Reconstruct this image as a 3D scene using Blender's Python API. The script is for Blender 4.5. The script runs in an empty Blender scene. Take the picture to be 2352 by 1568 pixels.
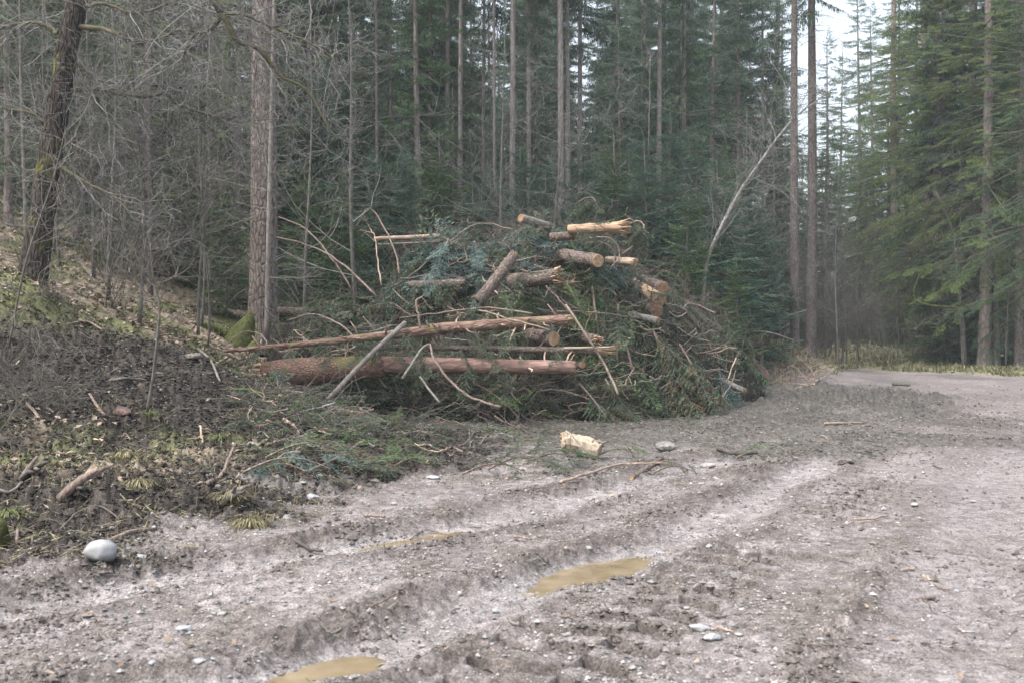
import bpy, math, random
import numpy as np
from mathutils import Vector, Matrix, Quaternion

R = random.Random(7)
rng = np.random.default_rng(7)
sc = bpy.context.scene
COL = sc.collection

# ------------------------------------------------------------------ camera
EYE = 1.6
cam_d = bpy.data.cameras.new('camera')
cam_d.lens = 35.0
cam_d.sensor_width = 36.0
cam_d.clip_end = 3000.0
cam_d.dof.use_dof = True
cam_d.dof.focus_distance = 20.0
cam_d.dof.aperture_fstop = 4.0
cam = bpy.data.objects.new('camera', cam_d)
COL.objects.link(cam)
cam.location = (0, 0, EYE)
cam.rotation_euler = (math.radians(90), 0, 0)
sc.camera = cam

# ------------------------------------------------------------------ sky, sun, exposure
SUN_EL, SUN_AZ = math.radians(58), math.radians(238)
world = bpy.data.worlds.new('World')
sc.world = world
world.use_nodes = True
wn = world.node_tree
for n in list(wn.nodes):
    wn.nodes.remove(n)
sky = wn.nodes.new('ShaderNodeTexSky')
sky.sky_type = 'NISHITA'
sky.sun_disc = False
sky.sun_elevation = SUN_EL
sky.sun_rotation = SUN_AZ
sky.air_density = 1.3
sky.dust_density = 5.0
sky.ozone_density = 1.0
hs = wn.nodes.new('ShaderNodeHueSaturation')
hs.inputs['Saturation'].default_value = 0.5       # an overcast, whitish sky
bg = wn.nodes.new('ShaderNodeBackground')
bg.inputs['Strength'].default_value = 0.15
wo = wn.nodes.new('ShaderNodeOutputWorld')
wn.links.new(sky.outputs[0], hs.inputs['Color'])
wn.links.new(hs.outputs[0], bg.inputs['Color'])
wn.links.new(bg.outputs[0], wo.inputs['Surface'])
sun_d = bpy.data.lights.new('sun', 'SUN')
sun_d.energy = 1.2
sun_d.angle = math.radians(12)
sun_d.color = (1.0, 0.98, 0.96)
sun = bpy.data.objects.new('sun', sun_d)
COL.objects.link(sun)
sd = Vector((math.sin(SUN_AZ) * math.cos(SUN_EL), math.cos(SUN_AZ) * math.cos(SUN_EL), math.sin(SUN_EL)))
sun.rotation_euler = sd.to_track_quat('Z', 'Y').to_euler()
sc.view_settings.view_transform = 'Standard'
sc.view_settings.look = 'None'
sc.view_settings.gamma = 1
sc.view_settings.use_curve_mapping = False
sc.view_settings.exposure = 1.5
HAZE = 0.0008
sc.cycles.volume_bounces = 0
sc.cycles.max_bounces = 6
sc.cycles.diffuse_bounces = 3
sc.cycles.use_denoising = True

# ------------------------------------------------------------------ numeric helpers
FPX = 2352 * 35.0 / 36.0


def sstep(a, b, x):
    t = np.clip((x - a) / (b - a), 0, 1)
    return t * t * (3 - 2 * t)


def vnoise(x, y, seed=0):
    x = np.asarray(x, float)
    y = np.asarray(y, float)
    xi, yi = np.floor(x), np.floor(y)
    fx, fy = x - xi, y - yi
    fx = fx * fx * fx * (fx * (fx * 6 - 15) + 10)
    fy = fy * fy * fy * (fy * (fy * 6 - 15) + 10)

    def h(a, b):
        a = (a.astype(np.int64) * 374761393 + b.astype(np.int64) * 668265263 + seed * 974634777) & 0xffffffff
        a = ((a ^ (a >> 13)) * 1274126177) & 0xffffffff
        return ((a ^ (a >> 16)) & 0xffff) / 65535.0
    a = h(xi, yi); b = h(xi + 1, yi); c = h(xi, yi + 1); d = h(xi + 1, yi + 1)
    return (a * (1 - fx) + b * fx) * (1 - fy) + (c * (1 - fx) + d * fx) * fy


def fbm(x, y, seed=0, oct=4, gain=.5):
    s, amp, tot = 0, 1.0, 0
    c, sn = math.cos(.7), math.sin(.7)
    for i in range(oct):
        s = s + amp * vnoise(x, y, seed + i * 17)
        tot += amp
        amp *= gain
        x, y = (x * c - y * sn) * 2.03 + 5.1, (x * sn + y * c) * 2.03 + 1.7
    return s / tot


def gpix(u, v):
    """point of the level ground seen at (u, v) of a 2352 px wide picture"""
    Y = EYE * FPX / (v - 784.0)
    return ((u - 1176) / FPX * Y, Y)


def track(x, y, pts):
    """distance across and length along a polyline"""
    best = np.full(np.shape(x), 1e9)
    side = np.zeros(np.shape(x))
    along = np.zeros(np.shape(x))
    s0 = 0.0
    for (ax, ay), (bx, by) in zip(pts[:-1], pts[1:]):
        dx, dy = bx - ax, by - ay
        L = math.hypot(dx, dy)
        t = np.clip(((x - ax) * dx + (y - ay) * dy) / (L * L), 0, 1)
        ex, ey = x - (ax + t * dx), y - (ay + t * dy)
        d = np.hypot(ex, ey)
        m = d < best
        best = np.where(m, d, best)
        side = np.where(m, np.sign(ex * dy - ey * dx), side)
        along = np.where(m, s0 + t * L, along)
        s0 += L
    return best, side, along


def smooth_path(pts, n=6):
    """Catmull-Rom through the points"""
    p = [np.array(q, float) for q in pts]
    p = [2 * p[0] - p[1]] + p + [2 * p[-1] - p[-2]]
    out = []
    for i in range(1, len(p) - 2):
        for k in range(n):
            t = k / n
            out.append(.5 * ((2 * p[i]) + (-p[i - 1] + p[i + 1]) * t + (2 * p[i - 1] - 5 * p[i] + 4 * p[i + 1] - p[i + 2]) * t * t
                             + (-p[i - 1] + 3 * p[i] - 3 * p[i + 1] + p[i + 2]) * t ** 3))
    out.append(p[-2])
    return np.array(out)


RUT_A = smooth_path([(-3.6, 2.6), (-1.75, 4.3), (-.86, 5.03), (-.35, 5.8), (.1, 6.55), (1.02, 7.65), (1.75, 8.8), (2.45, 10.2), (4.1, 13.2), (6.6, 17.5), (9.5, 22)], 3)
RUT_B = smooth_path([(-5.4, 3.2), (-3.4, 5.3), (-2.4, 6.7), (-1.5, 7.62), (-.44, 8.65), (.45, 9.95), (1.4, 11.4), (2.6, 13.2), (5.0, 17.0), (8, 21)], 3)
LUG_C = smooth_path([(-.3, 3.6), (.26, 4.84), (.67, 5.58), (1.2, 6.46), (1.85, 7.4), (2.8, 9.0), (4.4, 11.6)], 3)
LUG_E = smooth_path([(-.75, 3.6), (-.38, 4.6), (-.12, 5.3), (.12, 5.9)], 3)
TRK_D = smooth_path([(.9, 2.2), (1.65, 4.0), (2.5, 5.6), (3.6, 7.8), (5.6, 11.5), (9, 17), (13, 24)], 3)
PLEV = -.055
PUD = [  # centre x, y, half length, half width, angle
    (.56, 7.03, .64, .215, math.atan2(1.12, 1.0)),
    (-.85, 8.22, .52, .11, math.atan2(.98, 1.0)),
    (-.90, 5.0, .27, .12, math.atan2(.9, 1.0)),
]


def pud_d(x, y, p):
    cx, cy, a, b, ang = p
    dx, dy = x - cx, y - cy
    s = dx * math.cos(ang) + dy * math.sin(ang)
    t = -dx * math.sin(ang) + dy * math.cos(ang)
    return np.sqrt((s / a) ** 2 + (t / b) ** 2)


def soil_end(x):
    return 16.6 - 1.2 * np.clip(-x - 5.5, 0, 2.6)


def beyond_road(x, y, m=0.):
    return y - (46 - 2.2 * np.maximum(x - 14, 0)) - m


def ground_parts(x, y):
    """height and the masks of what the ground is made of"""
    x = np.asarray(x, float)
    y = np.asarray(y, float)
    n1 = fbm(x * .5, y * .5, 1, 4)
    n2 = fbm(x * 2.1, y * 2.1, 2, 4)
    n3 = fbm(x * 7, y * 7, 3, 4, .6)
    n4 = fbm(x * 22, y * 22, 4, 3, .6)
    xl = (-x - 3.0)
    left = np.logaddexp(0, xl / .6) * .6 * .45
    left = 20 * np.tanh(left / 20)
    lz = left * sstep(10.5, 17, y + (n1 - .5) * 2)
    mleft = sstep(-1.9, -3.3, x + (n2 - .5) * 1.0)
    sleft = sstep(-1.4, -2.5, x + (n2 - .5) * 1.4 - 1.6 * sstep(10.8, 12.4, y))
    ledge = .24 * sstep(8.4, 9.9, y + (n2 - .5) * 1.2 + .12 * (x + 4)) * mleft * (1 - sstep(16, 21, y))
    z = lz + ledge
    z = z + .35 * sstep(20, 40, y) + .006 * np.maximum(y - 40, 0)
    # low banks beside the road
    z = z + 1.25 * np.exp(-((x - 10.0) / 1.7) ** 2 - ((y - 38.5) / 3.2) ** 2)
    z = z + 1.0 * np.exp(-((x - 18.6) / 3.0) ** 2 - ((y - 52) / 4.0) ** 2)
    # far wooded slope
    z = z + .22 * np.maximum(y - 95, 0) * sstep(40, 0, x)
    onroad = 1 - mleft * sstep(8, 9, y)
    # ------- masks
    dyard = fbm(x * .35 + 3, y * .35, 9, 3)
    soil = sstep(.0, 1.0, (sleft * sstep(8.2, 9.2, y) * (1 - sstep(0, 1.2, y - soil_end(x) + (n1 - .5) * 2))))
    soil = np.maximum(soil, sstep(-2.2, -3.2, x + (n2 - .5) * 1.3) * sstep(6.6, 7.6, y + (n1 - .5) * 2) * (1 - sstep(0, 1.8, y - soil_end(x))))
    # mud skirt round the heap
    hx, hy = x - 1.6, y - 23.0
    hr = np.sqrt((hx * .83 + hy * .55) ** 2 / 8.2 ** 2 + (-hx * .55 + hy * .83) ** 2 / 6.0 ** 2)
    skirt = 1 - sstep(.80, 1.25, hr + (n1 - .5) * .6)
    skirt = np.maximum(skirt, .75 * sstep(11.5, 13.5, y + (n2 - .5) * 3 - .25 * np.maximum(x, 0)) * (1 - sstep(25, 31, y)) * sstep(10.5, 8, x - .15 * (y - 14)) * sstep(.38, .55, n1 + .04))
    mud2 = np.exp(-((x - 9.0) / 2.2) ** 2 - ((y - 26.5) / 4) ** 2)
    skirt = np.clip(skirt + sstep(.2, .7, mud2 + (n2 - .5) * .4), 0, 1)
    forest = np.maximum(sstep(0, 1.8, y - soil_end(x) + (n1 - .5) * 3) * sstep(-3.5, -5.0, x), sstep(29, 33, y) * sstep(9.5, 7.5, x - .1 * (y - 30)))
    # beyond the far edge of the road
    forest = np.maximum(forest, sstep(0, 1.5, beyond_road(x, y) + (n1 - .5) * 2) * (x > 2))
    forest = np.maximum(forest, sstep(0, 1.5, np.hypot((x - 10.) / 1.0, (y - 38.5) / 1.9) * -1 + 2.6))
    # ------- relief
    z = z + soil * ((n2 - .5) * .28 + (n3 - .5) * .20 + (n4 - .5) * .14)
    z = z + forest * ((n1 - .5) * .5 + (n2 - .5) * .15 + (n3 - .5) * .05)
    z = z + skirt * (1 - soil) * (1 - forest) * ((n2 - .5) * .20 + (n3 - .5) * .12)
    z = z + .20 * np.exp(-((x + 1.6) / 1.5) ** 2 - ((y - 15.0) / 2.4) ** 2)
    z = z + .32 * mud2 * (n2 + n3 - .6)
    ybelt = sstep(13, 16, y) * (1 - sstep(24, 34, y))
    road = np.clip(1 - soil - forest, 0, 1)
    z = z + road * ((n1 - .5) * .05 + (n2 - .5) * .022 + (n3 - .5) * .03 * (1 - .5 * sstep(1, 4, x)) + (n4 - .5) * .022)
    clod = np.zeros_like(x)
    wet = np.zeros_like(x)
    pale = np.zeros_like(x)
    near = 1 - sstep(12, 19, y)
    for pts, dep, hw in ((RUT_A, .040, .20), (RUT_B, .040, .21)):
        d, sd_, al = track(x, y, pts)
        w = hw * (.8 + .5 * vnoise(al * 1.6, 0 * al, 31))
        trough = 1 - sstep(w * .6, w * 1.75, d + (n3 - .5) * .10)
        ber = np.exp(-((d - w * 2.1) / (.15 + .08 * (sd_ < 0))) ** 2) * (.62 + .55 * sstep(.3, .7, vnoise(al * 1.3 + 9 * sd_, 0 * al, 33))) * (.65 + .5 * (sd_ < 0))
        z = z - near * dep * trough + near * ber * (.012 + .05 * np.maximum(n3 - .25, 0) + .055 * (n4 - .35))
        clod = np.maximum(clod, near * ber * 1.1)
        pale = np.maximum(pale, near * trough * .5)
    d, sd_, al = track(x, y, LUG_C)
    inn = 1 - sstep(.26, .33, d + (n3 - .5) * .1)
    ph = (al + .25 * d + (n2 - .5) * .12) / .34 + .5 * (sd_ > 0)
    lug = sstep(.52, .68, np.abs((ph % 1) - .5) * 2) * inn * near * sstep(.3, .5, vnoise(al * 1.2, al * 0, 41) + .22)
    lug_shade = sstep(.34, .52, np.abs((ph % 1) - .5) * 2) * inn * near * sstep(.3, .5, vnoise(al * 1.2, al * 0, 41) + .22)  # painted shade on the groove walls, wider than the groove itself
    z = z - .07 * lug + .020 * inn * near * (1 - .6 * n3)
    d2, sd2, al2 = track(x, y, LUG_E)
    inn2 = 1 - sstep(.22, .28, d2 + (n3 - .5) * .1)
    ph = (al2 + .25 * d2) / .34 + .5 * (sd2 > 0)
    lug2 = sstep(.52, .68, np.abs((ph % 1) - .5) * 2) * inn2 * near
    z = z - .045 * lug2 * (1 - inn)
    clod = np.maximum(clod, 1.0 * np.maximum(lug_shade, lug2 * (1 - inn)))  # the groove shade is coloured through the clod mask too
    d, sd_, al = track(x, y, TRK_D)
    inn = 1 - sstep(.25, .5, d + (n2 - .5) * .2)
    z = z - .03 * inn + .07 * np.exp(-((d - .55) / .12) ** 2) * (sd_ < 0) * np.maximum(n3 - .35, 0) * 3 * (1 - sstep(5, 9, y))
    pale = np.maximum(pale, .3 * inn)
    clod = np.maximum(clod, np.exp(-((d - .55) / .15) ** 2) * (sd_ < 0) * sstep(.45, .65, n2) * .8 * (1 - sstep(6, 11, y)))
    q = pud_d(x, y, (-2.35, 10.6, .6, .26, .35)) + (n2 - .5) * .6
    pale = np.maximum(pale, .35 * (1 - sstep(.8, 1.2, q)))
    soil = soil * (.35 + .65 * sstep(.7, 1.4, q))
    for p in PUD:
        q = pud_d(x, y, p) + (n2 - .5) * .7 + (n3 - .5) * .6
        k_ = 1 - sstep(1.0, 2.0, q)
        z = z * (1 - k_) + k_ * (PLEV - .018 + .030 * sstep(.75, 1.5, q))
        wet = np.maximum(wet, 1 - sstep(1.0, 1.25, q))
        pale = np.maximum(pale, 1 - sstep(1.3, 2.1, q))
        clod = clod * sstep(.9, 1.5, q)
    return dict(z=z, n1=n1, n2=n2, n3=n3, n4=n4, soil=soil, forest=forest, skirt=skirt, road=road, clod=clod, wet=wet, pale=pale, near=near, mud2=mud2, ybelt=ybelt)


def H(x, y):
    return float(ground_parts(np.array([x], float), np.array([y], float))['z'][0])


# the heap of brushwood: (cx, cy, a, b, angle, height)
HEAPS = [(1.2, 23.6, 4.1, 2.7, .52, 3.55), (.9, 23.2, 2.9, 1.7, .25, 4.25), (-2.7, 22.2, 2.7, 1.6, .1, 2.1), (4.4, 26.2, 2.3, 1.9, .6, 2.3), (-.3, 21.5, 4.4, 1.6, .12, 1.5), (-1.3, 22.9, 2.2, 1.5, .1, 3.95), (2.9, 24.4, 2.2, 1.8, .6, 3.2)]


def heap(x, y):
    x = np.asarray(x, float)
    y = np.asarray(y, float)
    z = np.zeros_like(x)
    for cx, cy, a, b, ang, h in HEAPS:
        dx, dy = x - cx, y - cy
        s = (dx * math.cos(ang) + dy * math.sin(ang)) / a
        t = (-dx * math.sin(ang) + dy * math.cos(ang)) / b
        q = np.abs(s) ** 2.6 + np.abs(t) ** 2.2
        z = np.maximum(z, h * np.clip(1 - q, 0, 1) ** .55)
    return z


_gx = np.linspace(-12, 14, 521)
_gy = np.linspace(4, 40, 721)
_GX, _GY = np.meshgrid(_gx, _gy)
_GZ = ground_parts(_GX.ravel(), _GY.ravel())['z'].reshape(_GX.shape)
_GS = _GZ + heap(_GX, _GY)


def ztab(x, y, T):
    i = min(max(int((x + 12) / .05), 0), 520)
    j = min(max(int((y - 4) / .05), 0), 720)
    return T[j, i]


def hit(u, v, top=True):
    """first point of ground (or heap) on the sight line through (u, v)"""
    T = _GS if top else _GZ
    a, b = (u - 1176) / FPX, (784 - v) / FPX
    Y = 4.5
    while Y < 39.5:
        if EYE + b * Y <= ztab(a * Y, Y, T):
            break
        Y += .05
    return Y


def at(u, v, Y):
    return np.array(((u - 1176) / FPX * Y, Y, EYE + (784 - v) / FPX * Y))


# ------------------------------------------------------------------ mesh helpers
class MB:
    def __init__(self):
        self.V, self.F, self.M, self.T, self.n = [], [], [], [], 0
        self.C = []

    def add(self, v, f, mat=0, tone=.5):
        v = np.asarray(v, float).reshape(-1, 3)
        f = np.asarray(f, np.int64)
        self.V.append(v)
        self.F.append(f + self.n)
        self.M.append(np.full(len(f), mat, np.int32))
        t = np.asarray(tone, float)
        self.T.append(np.full(len(v), float(t)) if t.ndim == 0 else t)
        self.n += len(v)

    def quads(self, Q, mat=0, tone=None):
        """Q (n,4,3)"""
        n = len(Q)
        if n == 0:
            return
        k = Q.shape[1]
        f = np.arange(n * k).reshape(n, k)
        self.add(Q.reshape(-1, 3), f, mat, .5 if tone is None else np.repeat(tone, k))

    def tube(self, P, rad, sides=6, mat=0, tone=.5, cap=True, bump=0., seed=0):
        P = np.asarray(P, float)
        n = len(P)
        rad = np.broadcast_to(np.asarray(rad, float), (n,))
        T = np.gradient(P, axis=0)
        T /= np.linalg.norm(T, axis=1, keepdims=True) + 1e-9
        ref = np.array([0., 0, 1]) if abs(T[:, 2]).mean() < .8 else np.array([1., 0, 0])
        A = np.cross(T, ref)
        A /= np.linalg.norm(A, axis=1, keepdims=True) + 1e-9
        B = np.cross(T, A)
        th = np.arange(sides) * 2 * math.pi / sides
        rr = rad[:, None] * np.ones((1, sides))
        if bump:
            g = np.arange(n)[:, None] * np.ones((1, sides))
            cx = np.cos(th)[None, :] * 2.3 + 9
            sy = np.sin(th)[None, :] * 2.3 + 9
            rr = rr * (1 + bump * (fbm(cx + g * .35 + seed, sy - g * .21 + seed, 5, 3) - .5) * 2)
        V = P[:, None, :] + rr[..., None] * (np.cos(th)[None, :, None] * A[:, None, :] + np.sin(th)[None, :, None] * B[:, None, :])
        i = np.arange(n - 1)[:, None] * sides
        j = np.arange(sides)[None, :]
        jn = (j + 1) % sides
        F = np.stack([i + j, i + jn, i + sides + jn, i + sides + j], -1).reshape(-1, 4)
        self.add(V.reshape(-1, 3), F, mat, tone)
        if cap and sides > 3:
            c = np.array([P[0], P[-1]])
            base = self.n
            self.add(c, np.zeros((0, 4), int), mat, tone)
            o = base - n * sides
            tri = [[base, o + (k + 1) % sides, o + k] for k in range(sides)]
            e = o + (n - 1) * sides
            tri += [[base + 1, e + k, e + (k + 1) % sides] for k in range(sides)]
            self.F.append(np.array(tri))
            self.M.append(np.full(len(tri), mat, np.int32))

    def build(self, name, mats, parent=None, smooth=True, link=True):
        me = bpy.data.meshes.new(name)
        V = np.concatenate(self.V)
        Fs = [f for f in self.F if len(f)]
        Ms = [m for f, m in zip(self.F, self.M) if len(f)] if len(self.F) == len(self.M) else None
        loops = np.concatenate([f.ravel() for f in Fs])
        sizes = np.concatenate([np.full(len(f), f.shape[1], np.int64) for f in Fs])
        starts = np.concatenate([[0], np.cumsum(sizes)[:-1]])
        me.vertices.add(len(V))
        me.vertices.foreach_set('co', V.astype(np.float32).ravel())
        me.loops.add(len(loops))
        me.loops.foreach_set('vertex_index', loops.astype(np.int32))
        me.polygons.add(len(sizes))
        me.polygons.foreach_set('loop_start', starts.astype(np.int32))
        me.polygons.foreach_set('material_index', np.concatenate(Ms).astype(np.int32))
        me.polygons.foreach_set('use_smooth', np.full(len(sizes), bool(smooth)))
        a = me.attributes.new('tone', 'FLOAT', 'POINT')
        a.data.foreach_set('value', np.concatenate(self.T).astype(np.float32))
        me.update(calc_edges=True)
        for m in (mats if isinstance(mats, (list, tuple)) else [mats]):
            me.materials.append(m)
        if not link:
            return me
        return obj(name, me, parent)


def obj(name, me, parent=None):
    o = bpy.data.objects.new(name, me)
    COL.objects.link(o)
    if parent:
        o.parent = parent
    return o


def tag(o, label=None, cat=None, group=None, kind=None):
    if label:
        o['label'] = label
    if cat:
        o['category'] = cat
    if group:
        o['group'] = group
    if kind:
        o['kind'] = kind
    return o


def thing(name, label, cat, loc=(0, 0, 0), rz=0, group=None):
    o = bpy.data.objects.new(name, None)
    COL.objects.link(o)
    o.empty_display_size = .2
    o.location = loc
    o.rotation_euler = (0, 0, rz)
    return tag(o, label, cat, group)


# ------------------------------------------------------------------ materials
def mat(name, rough=.8, spec=.3):
    m = bpy.data.materials.new(name)
    m.use_nodes = True
    nt = m.node_tree
    b = nt.nodes['Principled BSDF']
    b.inputs['Roughness'].default_value = rough
    b.inputs['Specular IOR Level'].default_value = spec
    return m, nt, b


def N(nt, kind, **kw):
    n = nt.nodes.new(kind)
    for k, v in kw.items():
        if k in n.inputs:
            n.inputs[k].default_value = v
        else:
            setattr(n, k, v)
    return n


def ramp(nt, fac, stops):
    r = nt.nodes.new('ShaderNodeValToRGB')
    el = r.color_ramp.elements
    while len(el) < len(stops):
        el.new(.5)
    for e, (p, c) in zip(el, stops):
        e.position = p
        e.color = (*c, 1) if len(c) == 3 else c
    nt.links.new(fac, r.inputs[0])
    return r.outputs[0]


def mixc(nt, fac, a, b, mode='MIX'):
    m = nt.nodes.new('ShaderNodeMix')
    m.data_type = 'RGBA'
    m.blend_type = mode
    for s, v in ((m.inputs[0], fac), (m.inputs[6], a), (m.inputs[7], b)):
        if hasattr(v, 'links'):
            nt.links.new(v, s)
        elif isinstance(v, (int, float)):
            s.default_value = v
        else:
            s.default_value = (*v, 1)
    return m.outputs[2]


def mth(nt, op, a, b=None):
    m = nt.nodes.new('ShaderNodeMath')
    m.operation = op
    for s, v in zip(m.inputs, (a, b)):
        if v is None:
            continue
        if hasattr(v, 'links'):
            nt.links.new(v, s)
        else:
            s.default_value = v
    return m.outputs[0]


def coords(nt, scale=(1, 1, 1), kind='Object'):
    tc = nt.nodes.new('ShaderNodeTexCoord')
    mp = nt.nodes.new('ShaderNodeMapping')
    mp.inputs['Scale'].default_value = scale
    nt.links.new(tc.outputs[kind], mp.inputs[0])
    return mp.outputs[0]


def noise(nt, vec, scale, detail=4, rough=.55, dist=0.):
    n = N(nt, 'ShaderNodeTexNoise', Scale=scale, Detail=detail, Roughness=rough, Distortion=dist)
    nt.links.new(vec, n.inputs['Vector'])
    return n.outputs['Fac']


def vor(nt, vec, scale, feat='F1', out='Distance'):
    n = nt.nodes.new('ShaderNodeTexVoronoi')
    n.feature = feat
    n.inputs['Scale'].default_value = scale
    nt.links.new(vec, n.inputs['Vector'])
    return n.outputs[out]


def bump(nt, b, h, strength=.5, dist=.02):
    n = N(nt, 'ShaderNodeBump', Strength=strength, Distance=dist)
    nt.links.new(h, n.inputs['Height'])
    nt.links.new(n.outputs[0], b.inputs['Normal'])


def bark(name, dark, mid, light, zs=.22, scale=14, moss=0., bstr=.6, bdist=.03, mossc=(.10, .115, .03), lichen=0.):
    m, nt, b = mat(name, .88, .2)
    v = coords(nt, (1, 1, zs))
    vi = coords(nt, (1, 1, .8))
    a = noise(nt, v, scale, 5, .65, .6)
    c = vor(nt, v, scale * .8, 'DISTANCE_TO_EDGE')
    crack = ramp(nt, c, [(0, (0, 0, 0)), (.16, (1, 1, 1))])
    col = ramp(nt, a, [(.28, dark), (.5, mid), (.72, light)])
    big = noise(nt, vi, 1.3, 3)
    col = mixc(nt, ramp(nt, big, [(.35, (0, 0, 0)), (.65, (1, 1, 1))]), col, mixc(nt, .45, col, light), 'MIX')
    col = mixc(nt, mth(nt, 'MULTIPLY', mth(nt, 'SUBTRACT', 1., crack), .55), col, dark)
    if lichen:
        l = noise(nt, vi, 9, 3, .6)
        col = mixc(nt, ramp(nt, l, [(.66 - .1 * lichen, (0, 0, 0)), (.74 - .1 * lichen, (lichen, lichen, lichen))]), col, (.34, .36, .33))
    if moss:
        mo = noise(nt, vi, 3.2, 5, .65)
        at_ = nt.nodes.new('ShaderNodeAttribute')
        at_.attribute_name = 'tone'
        f = mth(nt, 'MULTIPLY', ramp(nt, mth(nt, 'ADD', mo, mth(nt, 'SUBTRACT', at_.outputs['Fac'], .5)), [(.62 - .25 * moss, (0, 0, 0)), (.74 - .25 * moss, (1, 1, 1))]), .9)
        col = mixc(nt, f, col, mixc(nt, noise(nt, vi, 40, 2), mossc, tuple(q * 1.9 for q in mossc)))
    nt.links.new(col, b.inputs['Base Color'])
    bump(nt, b, mth(nt, 'ADD', mth(nt, 'MULTIPLY', crack, .7), a), bstr, bdist)
    return m


def simple(name, c1, c2, scale=20, rough=.8, bstr=.3, bdist=.01, spec=.3, zs=1., contrast=(.35, .65), tone=True):
    m, nt, b = mat(name, rough, spec)
    v = coords(nt, (1, 1, zs))
    a = noise(nt, v, scale, 5, .6)
    col = ramp(nt, a, [(contrast[0], c1), (contrast[1], c2)])
    if tone:
        at_ = nt.nodes.new('ShaderNodeAttribute')
        at_.attribute_name = 'tone'
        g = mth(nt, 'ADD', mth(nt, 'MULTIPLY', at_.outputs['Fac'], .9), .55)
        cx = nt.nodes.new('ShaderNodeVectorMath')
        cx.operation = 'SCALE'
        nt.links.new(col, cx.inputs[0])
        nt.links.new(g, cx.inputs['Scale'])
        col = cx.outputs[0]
    nt.links.new(col, b.inputs['Base Color'])
    if bstr:
        bump(nt, b, a, bstr, bdist)
    return m


def foliage(name, dark, mid, light, brown=0.0, trans=.25):
    m, nt, b = mat(name, .62, .25)
    at_ = nt.nodes.new('ShaderNodeAttribute')
    at_.attribute_name = 'tone'
    oi = nt.nodes.new('ShaderNodeObjectInfo')
    v = coords(nt)
    big = noise(nt, v, 1.1, 3)
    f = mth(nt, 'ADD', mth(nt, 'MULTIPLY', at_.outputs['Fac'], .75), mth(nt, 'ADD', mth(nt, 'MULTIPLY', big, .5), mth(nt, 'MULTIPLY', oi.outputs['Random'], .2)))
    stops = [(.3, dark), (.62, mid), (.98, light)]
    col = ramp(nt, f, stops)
    if brown:
        col = mixc(nt, ramp(nt, at_.outputs['Fac'], [(1 - brown, (0, 0, 0)), (1 - brown + .02, (1, 1, 1))]), col, (.13, .085, .05))
    nt.links.new(col, b.inputs['Base Color'])
    tr = nt.nodes.new('ShaderNodeBsdfTranslucent')
    nt.links.new(col, tr.inputs[0])
    mx = N(nt, 'ShaderNodeMixShader')
    mx.inputs[0].default_value = trans
    out = nt.nodes['Material Output']
    nt.links.new(b.outputs[0], mx.inputs[1])
    nt.links.new(tr.outputs[0], mx.inputs[2])
    nt.links.new(mx.outputs[0], out.inputs[0])
    return m


M = {}
M['spruce_bark'] = bark('spruce_bark', (.055, .045, .042), (.14, .118, .11), (.23, .20, .185), .35, 16, 0, .9, .04)
M['spruce_bark_moss'] = bark('spruce_bark_moss', (.07, .056, .05), (.19, .152, .135), (.31, .26, .235), .30, 15, .5, 1., .05, lichen=.3)
M['pale_spruce_bark'] = bark('pale_spruce_bark', (.11, .095, .09), (.22, .19, .18), (.33, .30, .285), .4, 9, 0, .5, .03)
M['dark_stem'] = bark('dark_stem', (.06, .055, .048), (.12, .11, .097), (.19, .18, .165), .5, 14, 0, .3, .01, lichen=.35)
M['far_bark'] = bark('far_bark', (.09, .072, .068), (.19, .155, .145), (.28, .24, .225), .4, 8, 0, .5, .03)
M['red_bark'] = bark('red_bark', (.085, .052, .044), (.215, .132, .110), (.34, .235, .20), .25, 12, 0, .35, .012)
M['butt_bark'] = bark('butt_bark', (.085, .050, .040), (.20, .120, .095), (.33, .215, .17), .6, 22, .28, .9, .03)
M['log_bark'] = bark('log_bark', (.055, .042, .036), (.15, .115, .10), (.26, .215, .185), .6, 20, 0, .9, .02, lichen=.3)
M['moss_log'] = bark('moss_log', (.07, .042, .034), (.19, .118, .09), (.35, .25, .20), .3, 14, .30, .8, .02, mossc=(.085, .115, .025))
M['dark_tree'] = bark('dark_tree', (.020, .016, .014), (.055, .044, .038), (.11, .094, .082), .28, 16, .38, 1., .05, mossc=(.085, .082, .020))
M['grey_pole'] = bark('grey_pole', (.10, .088, .075), (.19, .17, .15), (.28, .26, .235), .3, 18, 0, .3, .01, lichen=.6)
M['pale_bark'] = bark('pale_bark', (.10, .09, .082), (.19, .178, .165), (.31, .30, .285), .6, 12, 0, .3, .01, lichen=.9)
M['twig'] = simple('twig', (.068, .062, .053), (.145, .132, .115), 12, .8, 0)
M['twig_grey'] = simple('twig_grey', (.11, .106, .096), (.23, .225, .21), 6, .75, 0)
M['twig_moss'] = simple('twig_moss', (.085, .08, .03), (.14, .12, .09), 7, .9, .4, .02)
M['stick'] = bark('stick', (.09, .066, .054), (.20, .150, .125), (.33, .265, .225), .3, 26, 0, .5, .01)
M['stick_peeled'] = simple('stick_peeled', (.22, .155, .115), (.43, .335, .26), 9, .7, .3, .006, zs=.25)
M['wood_split'] = simple('wood_split', (.17, .10, .06), (.42, .30, .20), 26, .7, .9, .02, zs=.10, contrast=(.3, .62))
M['wood_pale'] = simple('wood_pale', (.12, .085, .058), (.33, .28, .215), 22, .7, .8, .02, zs=.12, contrast=(.22, .55))
M['wood_grey'] = simple('wood_grey', (.25, .19, .15), (.52, .43, .35), 22, .75, .6, .02, zs=.12)
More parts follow.
